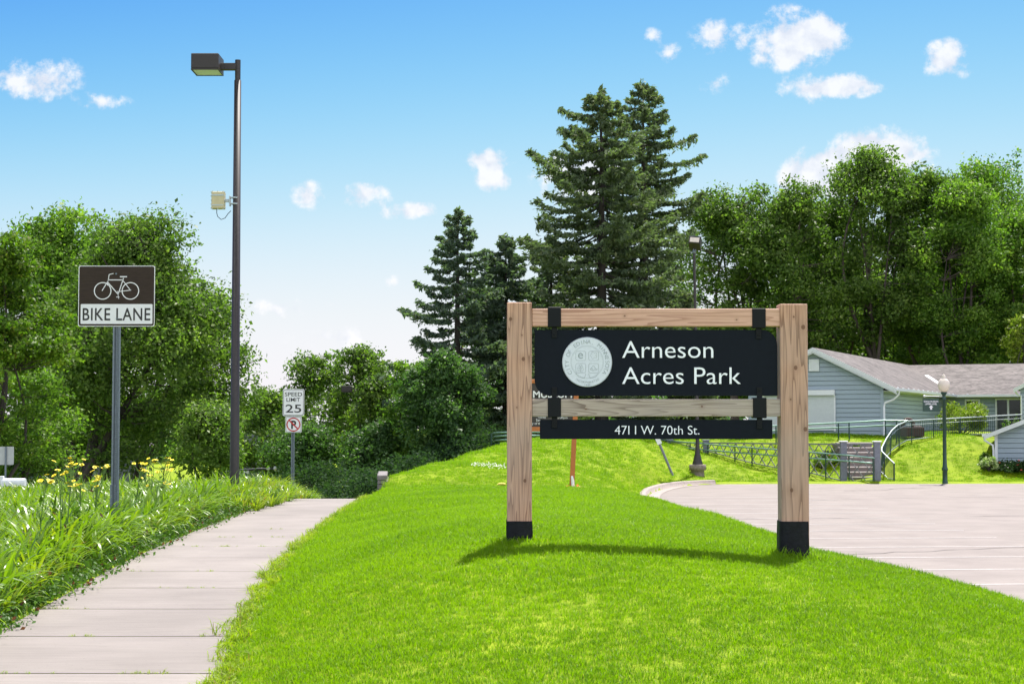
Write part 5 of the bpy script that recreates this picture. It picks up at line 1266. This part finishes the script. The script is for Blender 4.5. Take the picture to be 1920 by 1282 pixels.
deciduous('understory_tree', 'dark shaded low tree behind the right cedar post', 1440, 131, 560, 110, 810, 55, M_leaf_mid, 150, 190, .22, group=GR, crown_r=1.2, gz=1.0)
deciduous('understory_tree', 'small bright yellow green tree at the right edge just above the roof', 1925, 112, 590, 38, 690, 56, M_leaf_bush, 40, 160, .15, group=GR, crown_r=.6, gz=1.0)

deciduous('understory_tree', 'dark shaded low tree behind the cedar sign between the spruces and the right post', 1345, 134, 600, 90, 810, 57, M_leaf_mid, 110, 190, .22, group=GR, crown_r=1.2, gz=1.0)
deciduous('understory_tree', 'dark low tree filling the gap behind the small and the narrow spruce', 905, 108, 520, 66, 850, 58, M_leaf_dark, 110, 190, .18, group=GM, crown_r=.95)
deciduous('understory_tree', 'dark low tree behind the left cedar post and the tall spruces', 1000, 112, 600, 75, 850, 59, M_leaf_dark, 110, 190, .18, group=GM, crown_r=.95)
for i, (px, top, half, lb) in enumerate(((1620,600,85,'background tree glimpsed under the tallest maple behind the house ridge'),(1745,590,85,'background tree glimpsed above the valley of the house roof'),(1860,600,85,'background tree glimpsed above the wing roof right of the globe lamp'),(1500,600,85,'background tree glimpsed just left of the house gable'))):
    deciduous('background_tree', lb, px, 150, top-150, half+10, 800, 500+i, M_leaf_mid, 150, 150, .28, group=GR, crown_r=1.6, gz=1.0)
# far wooded slope, one mass nobody could count
g = np.random.default_rng(99); n = 46000
xx = g.uniform(-150, 110, n); zc_ = g.uniform(0, 1, n)
topz = 3.0+2.5*np.sin(xx*.11)+1.8*np.sin(xx*.31+1)+1.2*np.sin(xx*.73)
zz_ = -5+(topz+5)*zc_**.8; yv = 210+20*g.uniform(0, 1, n)+12*np.sin(xx*.2)
v, f = leaves(np.stack([xx, yv, zz_], 1), .95, g, up=.4)
tag(npmesh('far_woods', v, f, M_leaf_dark, rnd=np.clip(g.normal(.4, .2, n), 0, 1)), 'dark far woods closing the view beyond the street', 'woods', kind='stuff')

# shrubs and small plants by the house, thicket beyond the walk
def shrub(name, label, px, py_base, Y, w, h, seed, mat, n=2600, leaf=.09, cat='shrub', gzoff=0, nst=8, flowers=None, cl=.34):
    g = np.random.default_rng(seed); q = at(px, py_base, Y); g0 = h1(q.x, Y); t = thing(name, (q.x, Y, g0), label, cat)
    k = 26; C = unit(k, g); C[:, 2] = np.abs(C[:, 2]); rr = g.uniform(.45, .85, k)[:, None]
    C = C*rr*np.array([w/2, w/2, h*.80])+np.array([0, 0, h*.16])
    idx = g.integers(0, k, n); d = unit(n, g); P_ = C[idx]+d*(cl*w/2*g.uniform(.3, 1.1, n))[:, None]*np.array([1, 1, .7]); P_[:, 2] = np.maximum(P_[:, 2], .02)
    v, f = leaves(P_, leaf, g, up=.5); npmesh('foliage', v, f, mat, t, rnd=np.clip(g.normal(.5, .25, n), 0, 1))
    mb = MB()
    for i in range(nst): limb(mb, (g.uniform(-.1,.1), g.uniform(-.1,.1), -.1), C[i], .03, .01, g, .08, 4, 0, 5)
    mb.build('stems', M_bark, t)
    if flowers:
        m, cnt, sz = flowers; fb_ = MB()
        for i in range(cnt):
            p = C[g.integers(0, k)]+unit(1, g)[0]*w*.16; fb_.lathe((p[0], p[1]-.1, max(.1, p[2])), [(0,-sz*.5),(sz,-sz*.1),(sz*.8,sz*.4),(0,sz*.5)], 7)
        fb_.build('blossoms', m, t)
    return t
shrub('rounded_shrub', 'bright yellow green rounded shrub in front of the house windows behind the balustrade', 1806, 818, 84.5, 2.75, 2.1, 61, M_leaf_bush, 6500, .10)
shrub('small_plant', 'young pale green plant by the double window above the garage roof', 1887, 800, 85, .55, 1.0, 62, M_leaf_fresh, 420, .09, 'plant', nst=3)
shrub('small_plant', 'second young pale green plant right of the first, above the garage roof', 1905, 790, 85.5, .4, 1.25, 63, M_leaf_fresh, 320, .09, 'plant', nst=3)
M_hosta = leafmat('hosta_leaf', [(.10,.16,.05),(.20,.28,.10),(.34,.38,.20),(.50,.52,.34)], .3)
M_pink = basic('coral_petal', (.60,.10,.06), .6, 0, .15, 20)
M_leaf_deep = leafmat('leaf_deep', [(.014,.035,.010),(.025,.055,.014),(.04,.08,.02)], .2)
shrub('hosta_plant', 'pale variegated hosta clump beside the garage downspout', 1853, 884, 77.3, .9, .75, 64, M_hosta, 900, .13, 'plant')
shrub('hosta_plant', 'smaller variegated hosta uphill of the garage downspout', 1848, 858, 78.2, .7, .55, 65, M_leaf_mid, 500, .13, 'plant')
shrub('flowering_shrub', 'dark green low shrub with coral flowers along the garage wall', 1888, 901, 77.3, 1.7, .55, 66, M_leaf_deep, 1700, .09, 'shrub', flowers=(M_pink, 9, .05))
shrub('flowering_shrub', 'deep green low shrub with one coral flower at the right edge of the garage wall', 1922, 903, 77.3, 1.4, .7, 67, M_leaf_deep, 1500, .09, 'shrub', flowers=(M_pink, 5, .05))
shrub('wall_shrub', 'small yellow and red leaved shrub hugging the stone wall end', 705, 917, 49.7, .42, .5, 68, M_leaf_bush, 420, .05, 'shrub', nst=3)
for i, (px, py, w, lb) in enumerate(((1540,893,1.2,'low garden plant with reddish leaves behind the lattice beside the right cedar post'),(1562,882,1.1,'low green garden plant behind the lattice left of the nearer gate post'),(1552,868,1.3,'garden plant on the slope above the others behind the lattice'),(1607,880,.6,'sprig of green growing over the steps between the gate posts'))):
    shrub('garden_plant', lb, px, py, 78.0+.4*i, w, .6, 70+i, (M_leaf_mid, M_leaf_fresh, M_leaf_deep, M_leaf_fresh)[i], 600, .09, 'plant', flowers=(M_pink, 6, .05) if i in (0, 2) else None)

M_leaf_thicket_shade = leafmat('leaf_thicket_shade', [(.020,.044,.022),(.034,.068,.030),(.055,.10,.036)], .3, .7, .05)  # the shade under the trees is put into these dark leaf colours
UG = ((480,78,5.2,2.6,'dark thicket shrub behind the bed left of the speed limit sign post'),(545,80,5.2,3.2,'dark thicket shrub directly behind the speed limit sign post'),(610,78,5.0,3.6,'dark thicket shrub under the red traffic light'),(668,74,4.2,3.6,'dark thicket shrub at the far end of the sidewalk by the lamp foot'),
      (716,66,3.4,3.0,'dark thicket shrub behind the stone wall end'),(400,74,5.5,2.2,'added dark shrub in place of tree shade left of the tall lamp foot'),(320,80,6.0,2.4,'added dark shrub in place of tree shade behind the right hand yellow flowers'),(235,84,6.0,2.2,'added dark shrub in place of tree shade behind the bike lane post'),(40,72,6.0,2.0,'added dark shrub in place of tree shade behind the left mailbox'),
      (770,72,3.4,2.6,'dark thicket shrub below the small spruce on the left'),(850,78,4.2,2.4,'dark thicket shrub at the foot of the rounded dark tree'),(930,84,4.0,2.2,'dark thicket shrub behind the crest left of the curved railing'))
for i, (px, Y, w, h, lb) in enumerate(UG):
    shrub('shade_thicket', lb, px, 900, Y, w, h*.62, 80+i, M_leaf_thicket_shade, 6500, .13, 'shrub', cl=.5)['group'] = 'shade-coloured thicket beyond the street and the sidewalk'  # those along the street are added where only shade lies
# ------------------------------------------------------------------ GRASS (ground cover: instanced tufts)
def tuft_mesh(name, seed, blades, rad_, h, w, mat, lean=.5, segs=3, curl=.6):
    g = np.random.default_rng(seed); vs = []; fs = []; rn = []
    for b in range(blades):
        a = g.uniform(0, 2*PI); r = rad_*math.sqrt(g.uniform()); bx_, by_ = r*math.cos(a), r*math.sin(a)
        d = g.uniform(0, 2*PI); hh_ = h*g.uniform(.55, 1.15); ln = lean*g.uniform(.1, 1)*hh_; ww = w*g.uniform(.7, 1.2); o_ = len(vs)
        wa = d+PI/2+g.uniform(-.6, .6); wx_, wy_ = math.cos(wa)*ww/2, math.sin(wa)*ww/2; tone = g.uniform()
        for k in range(segs+1):
            t = k/segs; z = hh_*(t - curl*.35*t**3*lean); off = ln*t**1.8; taper = (1-t**2.2)*(.55+.9*t*(1-t)*2) if k < segs else .04
            for s_ in (-1, 1): vs.append((bx_+math.cos(d)*off+s_*wx_*taper, by_+math.sin(d)*off+s_*wy_*taper, z))
        for k in range(segs): fs.append((o_+2*k, o_+2*k+1, o_+2*k+3, o_+2*k+2)); rn.append(tone)
    me = bpy.data.meshes.new(name); me.from_pydata(vs, [], fs); me.materials.append(mat)
    at_ = me.attributes.new('rnd', 'FLOAT', 'FACE'); at_.data.foreach_set('value', np.array(rn, dtype=np.float32)); me.polygons.foreach_set('use_smooth', [True]*len(fs)); me.update()
    return bpy.data.objects.new(name, me)       # not linked to the scene: only a source for the ground cover

def grassmat(name, c_lo, c_hi, c_dry, trans=.45, dry=.06, nscale=.5, spec=.16):
    m, nt = newmat(name); N = nt.nodes; L = nt.links
    o = N.new('ShaderNodeOutputMaterial'); a = N.new('ShaderNodeAttribute'); a.attribute_name = 'rnd'
    gi = N.new('ShaderNodeNewGeometry'); n = N.new('ShaderNodeTexNoise'); n.inputs['Scale'].default_value = nscale; n.inputs['Detail'].default_value = 5; n.inputs['Roughness'].default_value = .6; L.new(gi.outputs['Position'], n.inputs[0])
    s = N.new('ShaderNodeMath'); s.operation = 'MULTIPLY_ADD'; s.inputs[1].default_value = .45; L.new(a.outputs['Fac'], s.inputs[0])
    s2 = N.new('ShaderNodeMath'); s2.operation = 'MULTIPLY_ADD'; s2.inputs[1].default_value = 1.5; s2.inputs[2].default_value = -.45; L.new(n.outputs[0], s2.inputs[0]); L.new(s2.outputs[0], s.inputs[2])
    cr = N.new('ShaderNodeValToRGB'); L.new(s.outputs[0], cr.inputs[0]); e = cr.color_ramp.elements; e[0].color = tuple(c_lo)+(1,); e[1].color = tuple(c_hi)+(1,); e[0].position = .05; e[1].position = .95
    gt_ = N.new('ShaderNodeMath'); gt_.operation = 'LESS_THAN'; gt_.inputs[1].default_value = dry; L.new(a.outputs['Fac'], gt_.inputs[0])
    mx = N.new('ShaderNodeMix'); mx.data_type = 'RGBA'; mx.inputs['B'].default_value = tuple(c_dry)+(1,); L.new(gt_.outputs[0], mx.inputs['Factor']); L.new(cr.outputs[0], mx.inputs['A'])
    b = N.new('ShaderNodeBsdfPrincipled'); b.inputs['Roughness'].default_value = .5 if spec < .3 else .36; b.inputs['Specular IOR Level'].default_value = spec; L.new(mx.outputs['Result'], b.inputs['Base Color'])
    tr = N.new('ShaderNodeBsdfTranslucent'); mm = N.new('ShaderNodeMix'); mm.data_type = 'RGBA'; mm.blend_type = 'MULTIPLY'; mm.inputs[0].default_value = 1; mm.inputs['B'].default_value = (1.5,1.6,.5,1); L.new(mx.outputs['Result'], mm.inputs['A']); L.new(mm.outputs['Result'], tr.inputs['Color'])
    ms = N.new('ShaderNodeMixShader'); ms.inputs[0].default_value = trans; L.new(b.outputs[0], ms.inputs[1]); L.new(tr.outputs[0], ms.inputs[2]); L.new(ms.outputs[0], o.inputs[0])
    return m
M_grass = grassmat('grass_blade', (.088,.190,.002), (.180,.310,.003), (.32,.35,.09), trans=.48)
M_edge = grassmat('edge_grass', (.12,.22,.008), (.27,.36,.016), (.24,.20,.07), dry=.08)
M_lily = grassmat('lily_leaf', (.045,.120,.010), (.20,.32,.020), (.22,.20,.06), trans=.36, dry=.04, nscale=1.6, spec=.32)
M_lily2 = grassmat('lily_leaf_light', (.10,.19,.014), (.26,.32,.02), (.24,.16,.06), trans=.42, dry=.06, nscale=1.6, spec=.4)
M_weed = grassmat('weed_leaf', (.03,.085,.014), (.09,.18,.02), (.12,.05,.04), trans=.3, dry=.06, nscale=1.2)

def scatter(name, pts, rots, scl, idxs, srcs, label, cat, mat):
    me = bpy.data.meshes.new(name); n = len(pts); me.vertices.add(n); me.vertices.foreach_set('co', np.asarray(pts, np.float32).ravel())
    for nm, ty, arr in (('rot', 'FLOAT_VECTOR', rots), ('scl', 'FLOAT', scl), ('pick', 'INT', idxs)):
        a = me.attributes.new(nm, ty, 'POINT'); a.data.foreach_set('vector' if ty == 'FLOAT_VECTOR' else 'value', np.asarray(arr, np.int32 if ty == 'INT' else np.float32).ravel())
    me.update(); o = bpy.data.objects.new(name, me); COL.objects.link(o)
    ng = bpy.data.node_groups.new(name+'_nodes', 'GeometryNodeTree'); ng.interface.new_socket('Geometry', in_out='INPUT', socket_type='NodeSocketGeometry'); ng.interface.new_socket('Geometry', in_out='OUTPUT', socket_type='NodeSocketGeometry')
    N = ng.nodes; L = ng.links; gi = N.new('NodeGroupInput'); go2 = N.new('NodeGroupOutput')
    j = N.new('GeometryNodeJoinGeometry')
    for s in srcs[::-1]:
        oi = N.new('GeometryNodeObjectInfo'); oi.inputs['Object'].default_value = s; oi.inputs['As Instance'].default_value = True; L.new(oi.outputs['Geometry'], j.inputs[0])
    ip_ = N.new('GeometryNodeInstanceOnPoints'); L.new(gi.outputs[0], ip_.inputs['Points']); L.new(j.outputs[0], ip_.inputs['Instance']); ip_.inputs['Pick Instance'].default_value = True
    def na(nm, dt):
        q = N.new('GeometryNodeInputNamedAttribute'); q.data_type = dt; q.inputs['Name'].default_value = nm; return q.outputs['Attribute']
    L.new(na('pick', 'INT'), ip_.inputs['Instance Index']); L.new(na('scl', 'FLOAT'), ip_.inputs['Scale'])
    er = N.new('FunctionNodeEulerToRotation'); L.new(na('rot', 'FLOAT_VECTOR'), er.inputs[0]); L.new(er.outputs[0], ip_.inputs['Rotation'])
    L.new(ip_.outputs[0], go2.inputs[0])
    md = o.modifiers.new('cover', 'NODES'); md.node_group = ng
    return tag(o, label, cat, kind='stuff')
tufts = [tuft_mesh('grass_tuft', 200+i, 26, .062, (.036,.042,.039,.048)[i], .0042, M_grass, lean=.9) for i in range(4)]
def samp(x0, x1, y0, y1, dens, g):
    n = int((x1-x0)*(y1-y0)*dens); return g.uniform(x0, x1, n), g.uniform(y0, y1, n)
g = np.random.default_rng(5)
XX = []; YY_ = []; SS = []
for (y0, y1, dens, sc_) in ((6.6,10,520,.95),(10,14,460,1.0),(14,19,340,1.1),(19,26,200,1.2),(26,38,110,1.5),(38,56,46,2.0),(56,90,20,2.8)):
    for yy0 in np.arange(y0, y1, 1.0):
        yy1 = min(yy0+1.0, y1); x0 = max(wx(yy0)+HW-.3, -.36*yy1); x1 = .335*yy1+.6
        a, b = samp(x0, x1, yy0, yy1, dens, g); XX.append(a); YY_.append(b); SS.append(np.full(len(a), sc_))
XX = np.concatenate(XX); YY_ = np.concatenate(YY_); SS = np.concatenate(SS)
def lawn_ok(x, y, m=.02):
    ok = (np.abs(x-wx(y)) > HW+m) & (polydist(x, y, LOT) > .30)
    ok &= ~((x > 15.3) & (x < 17.2) & (y > 75.9) & (y < 81))                       # steps
    lp_ = (Vector((0,0,0)),)
    rx = (x-HC.x); ry_ = (y-HC.y); u = rx*BX.x+ry_*BX.y; w = rx*AX.x+ry_*AX.y
    ok &= ~((w > 0) & (u < 0)) & ~(w > LEN) & ~((x > GC.x-.1) & (y > GC.y))
    return ok
k = lawn_ok(XX, YY_); XX, YY_, SS = XX[k], YY_[k], SS[k]
# keep the tufts behind crests out: nothing in the photograph shows them, but a side step might, so only far ones thin out
ZZ = height(XX, YY_); n = len(XX)
# longer uncut grass round the two sign posts
for (cx_, cy_) in ((sx(974), SY+.05), (sx(1490), SY+.05)):
    d = np.hypot(XX-cx_, (YY_-cy_)); SS = np.where(d < .28, SS*g.uniform(1.1, 1.7, n), SS); 
band = (np.abs(YY_-SY-.05) < .18) & (XX > sx(960)) & (XX < sx(1510)); SS = np.where(band, SS*g.uniform(1.0, 1.3, n), SS)
ROT = np.stack([g.normal(0, .14, n), g.normal(0, .14, n), g.uniform(0, 2*PI, n)], 1)
SS = SS*g.uniform(.75, 1.2, n)*(1+.12*np.sin(XX*2.1+1)*np.cos(YY_*1.7))
print('lawn tufts', n)
scatter('lawn_grass', np.stack([XX, YY_, ZZ-.006], 1), ROT, SS, g.integers(0, 4, n), tufts, 'bright green mown lawn grass covering the bank and the mound', 'grass', M_grass)
# overhanging edge grass along the walk (right side) and in the joints
et = [tuft_mesh('edge_tuft', 230+i, 18, .05, .10, .0065, M_edge, lean=1.3, curl=1.0) for i in range(3)]
ex = []; ey = []; es = []
for y in np.arange(4, 44, .035):
    for _ in range(2 if y < 20 else 1):
        if g.uniform() < .55+.4*math.sin(y*2.3)*math.sin(y*.9+1):
            ex.append(wx(y)+HW+g.normal(.03, .05)+.035*math.sin(y*4.1)); ey.append(y+g.uniform(-.05, .05)); es.append(g.uniform(.6, 1.55))
for y in JOINTS:
    if y > 30: continue
    for _ in range(int(g.uniform(0, 9))):
        c0 = wx(y)+g.uniform(-HW, HW)
        for _ in range(int(g.uniform(1, 7))): ex.append(c0+g.normal(0, .07)); ey.append(y); es.append(g.uniform(.22, .55))
ex = np.array(ex, float); ey = np.array(ey, float); n = len(ex); ez = np.where(np.abs(ex-wx(ey)) < HW, wz(ey)-.01, height(ex, ey)-.005)
scatter('edge_grass', np.stack([ex, ey, ez], 1), np.stack([g.normal(0,.2,n), g.normal(0,.2,n)-.25*(ex > wx(ey)+HW-.2), g.uniform(0,6.28,n)], 1), np.array(es), g.integers(0, 3, n), et, 'yellow green grass spilling over the right edge of the sidewalk and its joints', 'grass', M_edge)

# planting bed left of the walk
def strap_mesh(name, seed, nl, Lmin, Lmax, w, mat, arch=1.0, rad_=.07):
    g = np.random.default_rng(seed); vs = []; fs = []; rn = []; sg = 9
    for b in range(nl):
        a = g.uniform(0, 2*PI); L_ = g.uniform(Lmin, Lmax); th0 = g.uniform(.05, .5); bend = arch*g.uniform(.6, 1.9); o_ = len(vs); p = np.array([rad_*math.cos(a)*g.uniform(), rad_*math.sin(a)*g.uniform(), 0.]); th = th0
        side = np.array([-math.sin(a), math.cos(a), 0]); tone = g.uniform(); tw = g.uniform(-.5, .5)
        for k in range(sg+1):
            t = k/sg; ww = w*g.uniform(.95, 1.05)*(.55+1.1*t)*(1-t**3) if t < .5 else w*1.1*(1-t**2.6)/.84
            ww = max(ww, .001); sd = side*math.cos(tw*t)+np.array([0,0,1])*math.sin(tw*t)
            vs.append(tuple(p-sd*ww/2)); vs.append(tuple(p+sd*ww/2)); 
            p = p+np.array([math.cos(a)*math.sin(th), math.sin(a)*math.sin(th), math.cos(th)])*L_/sg; th = min(th+bend*L_/sg*(0.6+1.8*t)*1.15, 2.7)
        for k in range(sg): fs.append((o_+2*k, o_+2*k+1, o_+2*k+3, o_+2*k+2)); rn.append(tone)
    me = bpy.data.meshes.new(name); me.from_pydata(vs, [], fs); me.materials.append(mat)
    at_ = me.attributes.new('rnd', 'FLOAT', 'FACE'); at_.data.foreach_set('value', np.array(rn, dtype=np.float32)); me.polygons.foreach_set('use_smooth', [True]*len(fs)); me.update()
    return bpy.data.objects.new(name, me)
def weed_mesh(name, seed, nl, h, leaf, mat):
    g = np.random.default_rng(seed); c = np.stack([g.normal(0, .11, nl), g.normal(0, .11, nl), g.uniform(.02, h, nl)], 1)
    v, f = leaves(c, leaf, g, up=.8, aspect=.6); me = bpy.data.meshes.new(name); me.from_pydata([tuple(p) for p in v], [], [tuple(int(i) for i in q) for q in f]); me.materials.append(mat)
    a = me.attributes.new('rnd', 'FLOAT', 'FACE'); a.data.foreach_set('value', g.uniform(0, 1, nl).astype(np.float32)); me.update(); return bpy.data.objects.new(name, me)
lily = [strap_mesh('lily_clump', 300+i, 30, .6, 1.0, .046, M_lily) for i in range(3)] + [strap_mesh('lily_clump', 310+i, 26, .5, .95, .042, M_lily2, .8) for i in range(2)] + [strap_mesh('lily_upright', 320, 20, .45, .75, .020, M_lily2, .35)]
weeds = [weed_mesh('weed', 330+i, 46, .10+.05*i, .04, M_weed) for i in range(3)]
lx_, ly_, ls, li = [], [], [], []
for y in np.arange(5.5, 49, .20):
    wbed = 4.2 if y < 36 else 3.4
    x = wx(y)-HW-.24+.42*float(sstep(29, 34, np.array([y]))[0])
    while x > wx(y)-HW-wbed:
        jx, jy = x+g.uniform(-.12, .12), y+g.uniform(-.12, .12); d_edge = (wx(jy)-HW)-jx
        if g.uniform() < (.9 if d_edge > .35 else .55):
            far = sstep(26, 36, np.array([jy]))[0]
            lx_.append(jx); ly_.append(jy); ls.append(g.uniform(.66, .98)*(.72 if d_edge < .28 else 1)*(1-.08*far)); li.append(g.choice(6, p=[.26,.24,.22,.11,.10,.07]) if g.uniform() > far*.55 else g.choice([3,4,5]))
        x -= .24
lx_, ly_ = np.array(lx_), np.array(ly_); n = len(lx_)
print('lily clumps', n)
scatter('lily_leaves', np.stack([lx_, ly_, height(lx_, ly_)-.01], 1), np.stack([g.normal(0,.08,n), g.normal(0,.08,n), g.uniform(0,6.28,n)], 1), np.array(ls), np.array(li), lily, 'dense bed of arching strap leaves along the left side of the sidewalk', 'ground cover', M_lily)
n = 1500; yw = g.uniform(5.5, 48, n); xw = wx(yw)-HW-.02-np.abs(g.normal(0, .30, n)); ok = xw < wx(yw)-HW-.03
xw, yw = xw[ok], yw[ok]; n = len(xw)
scatter('bed_weeds', np.stack([xw, yw, height(xw, yw)-.02], 1), np.stack([g.normal(0,.2,n), g.normal(0,.2,n), g.uniform(0,6.28,n)], 1), g.uniform(.6, 1.3, n), g.integers(0, 3, n), weeds, 'small broad leaved weeds between the strap leaves at the edge of the sidewalk', 'ground cover', M_weed)
# light green low planting farther left, toward the street
weeds2 = [weed_mesh('spurge', 340+i, 120, .38, .06, M_leaf_bush) for i in range(2)]
n = 2200; yw = g.uniform(22, 52, n); xw = wx(yw)-HW-4.0-g.uniform(0, 5, n)
scatter('street_side_cover', np.stack([xw, yw, height(xw, yw)-.02], 1), np.stack([g.normal(0,.2,n), g.normal(0,.2,n), g.uniform(0,6.28,n)], 1), g.uniform(.9, 1.7, n), g.integers(0, 2, n), weeds2, 'yellow green low plants between the strap leaves and the street', 'ground cover', M_leaf_bush)
# clover in flower on the mound
M_clover = basic('clover_white', (.7,.7,.66), .7, 0, .1, 30)
cb_ = MB(); nfl = 0
for i in range(110):
    px = g.uniform(884, 948); q = at(px, 897+g.normal(0, 1.2)+.04*(948-px)*.3, 53.5); z = h1(q.x, 53.5+g.uniform(-1.2,1.2)); yv_ = 53.5+g.normal(0, .6)
    s_ = .020; z = h1(q.x, yv_)+.075; cb_.lathe((q.x, yv_, z), [(0,-s_*.6),(s_,0),(0,s_*.7)], 5, False)
tag(cb_.build('clover_patch', M_clover), 'strip of white clover flowers on the lawn left of the cedar sign', 'flowers', kind='stuff')

# ------------------------------------------------------------------ yellow wildflowers standing out of the bed
def wildflower(px, top, Y, seed, label, heads, spread=22):
    g = np.random.default_rng(seed); s = Y/F; q = at(px, top, Y); g0 = h1(q.x, Y); t = thing('yellow_wildflower', (q.x, Y, g0), label, 'wildflower', 'yellow wildflowers rising from the bed')
    h = q.z-g0; st_ = MB(); spd = spread*s
    main = limb(st_, (g.uniform(-.08,.08), 0, 0), (0, 0, h*.86), .009, .005, g, .02, 8, 0, 6)
    for k in range(7):
        z = h*g.uniform(.25, .75); a = g.uniform(0, 2*PI); c = np.array([[.05*math.cos(a)*k*.3, .05*math.sin(a), z]])
    cen = np.array([[g.uniform(-.03,.03)+math.cos(a_)*.06, math.sin(a_)*.06, h*u_] for a_, u_ in zip(g.uniform(0, 6.28, 26), g.uniform(.15, .8, 26))]); v, f = leaves(cen, .10, g, up=.3, aspect=.25)
    npmesh('leaves', v, f, M_weed, t, rnd=g.uniform(0, 1, 26))
    tips = []
    for i in range(heads):
        b = main[-1-int(g.integers(0, 4))]; e = np.array([g.uniform(-1, 1)*spd, g.uniform(-1, 1)*spd*.6, h*(1-g.uniform(0, 1)**1.5*.22)]); limb(st_, b, e, .0045, .003, g, .05, 4, .04, 5); tips.append(e)
    for i in range(heads//2):
        b = tips[int(g.integers(0, len(tips)))]; e = b+np.array([g.normal(0, .04), g.normal(0, .03), g.uniform(-.03, .05)]); limb(st_, b-np.array([0,0,.08]), e, .003, .002, g, .05, 3, 0, 4); st_.lathe(tuple(e), [(0,-.018),(.010,-.008),(.008,.010),(0,.014)], 6)
    st_.build('stems', M_stem, t)
    for e in tips:
        fm = MB(); tilt = unit(1, g)[0]*.5+np.array([0,-.25,1]); tilt /= np.linalg.norm(tilt); T = Vector(tilt); Q = T.to_track_quat('Z', 'Y').to_matrix(); R_ = g.uniform(.022, .032)
        for rg, npet, up_ in ((1.0, 12, .1), (.7, 10, .45), (.4, 7, .8)):
            for p_ in range(npet):
                a = 2*PI*p_/npet+rg; ca, sa = math.cos(a), math.sin(a); L_ = R_*rg*g.uniform(.85, 1.15); wv = .009
                pts = [Vector((ca*.004-sa*wv*.4, sa*.004+ca*wv*.4, 0)), Vector((ca*.004+sa*wv*.4, sa*.004-ca*wv*.4, 0)), Vector((ca*L_+sa*wv, sa*L_-ca*wv, L_*up_*.6)), Vector((ca*L_-sa*wv, sa*L_+ca*wv, L_*up_*.6))]
                fm.add([Vector(e)+Q@p for p in pts], [(0,1,2,3)])
        fm.build('flower_head', M_yellow_petal, t)
    return t
WF = [(86,886,18.0,6,'leftmost low yellow wildflower stem with open flowers and green buds',14),(112,862,18.2,10,'yellow wildflower with a cluster of heads left of the tallest group',24),(138,855,19.2,10,'tallest yellow wildflower left of the bike lane post',20),
      (152,884,19.6,6,'yellow wildflower between the tallest stem and the post',16),(183,873,20.6,14,'dense yellow flower cluster just left of the bike lane post',18),
      (276,850,25.5,6,'slender stem topping the flowers right of the bike lane post',14),(262,868,25.0,9,'yellow wildflower nearest the right side of the bike lane post',18),(308,858,26.5,16,'dense yellow flower cluster right of the bike lane post',20),(298,886,26.0,9,'lower yellow wildflower under the right hand cluster',24)]
for i, (px, top, Y, hd_, lb, spd) in enumerate(WF): wildflower(px, top, Y, 400+i, lb, hd_, spd)
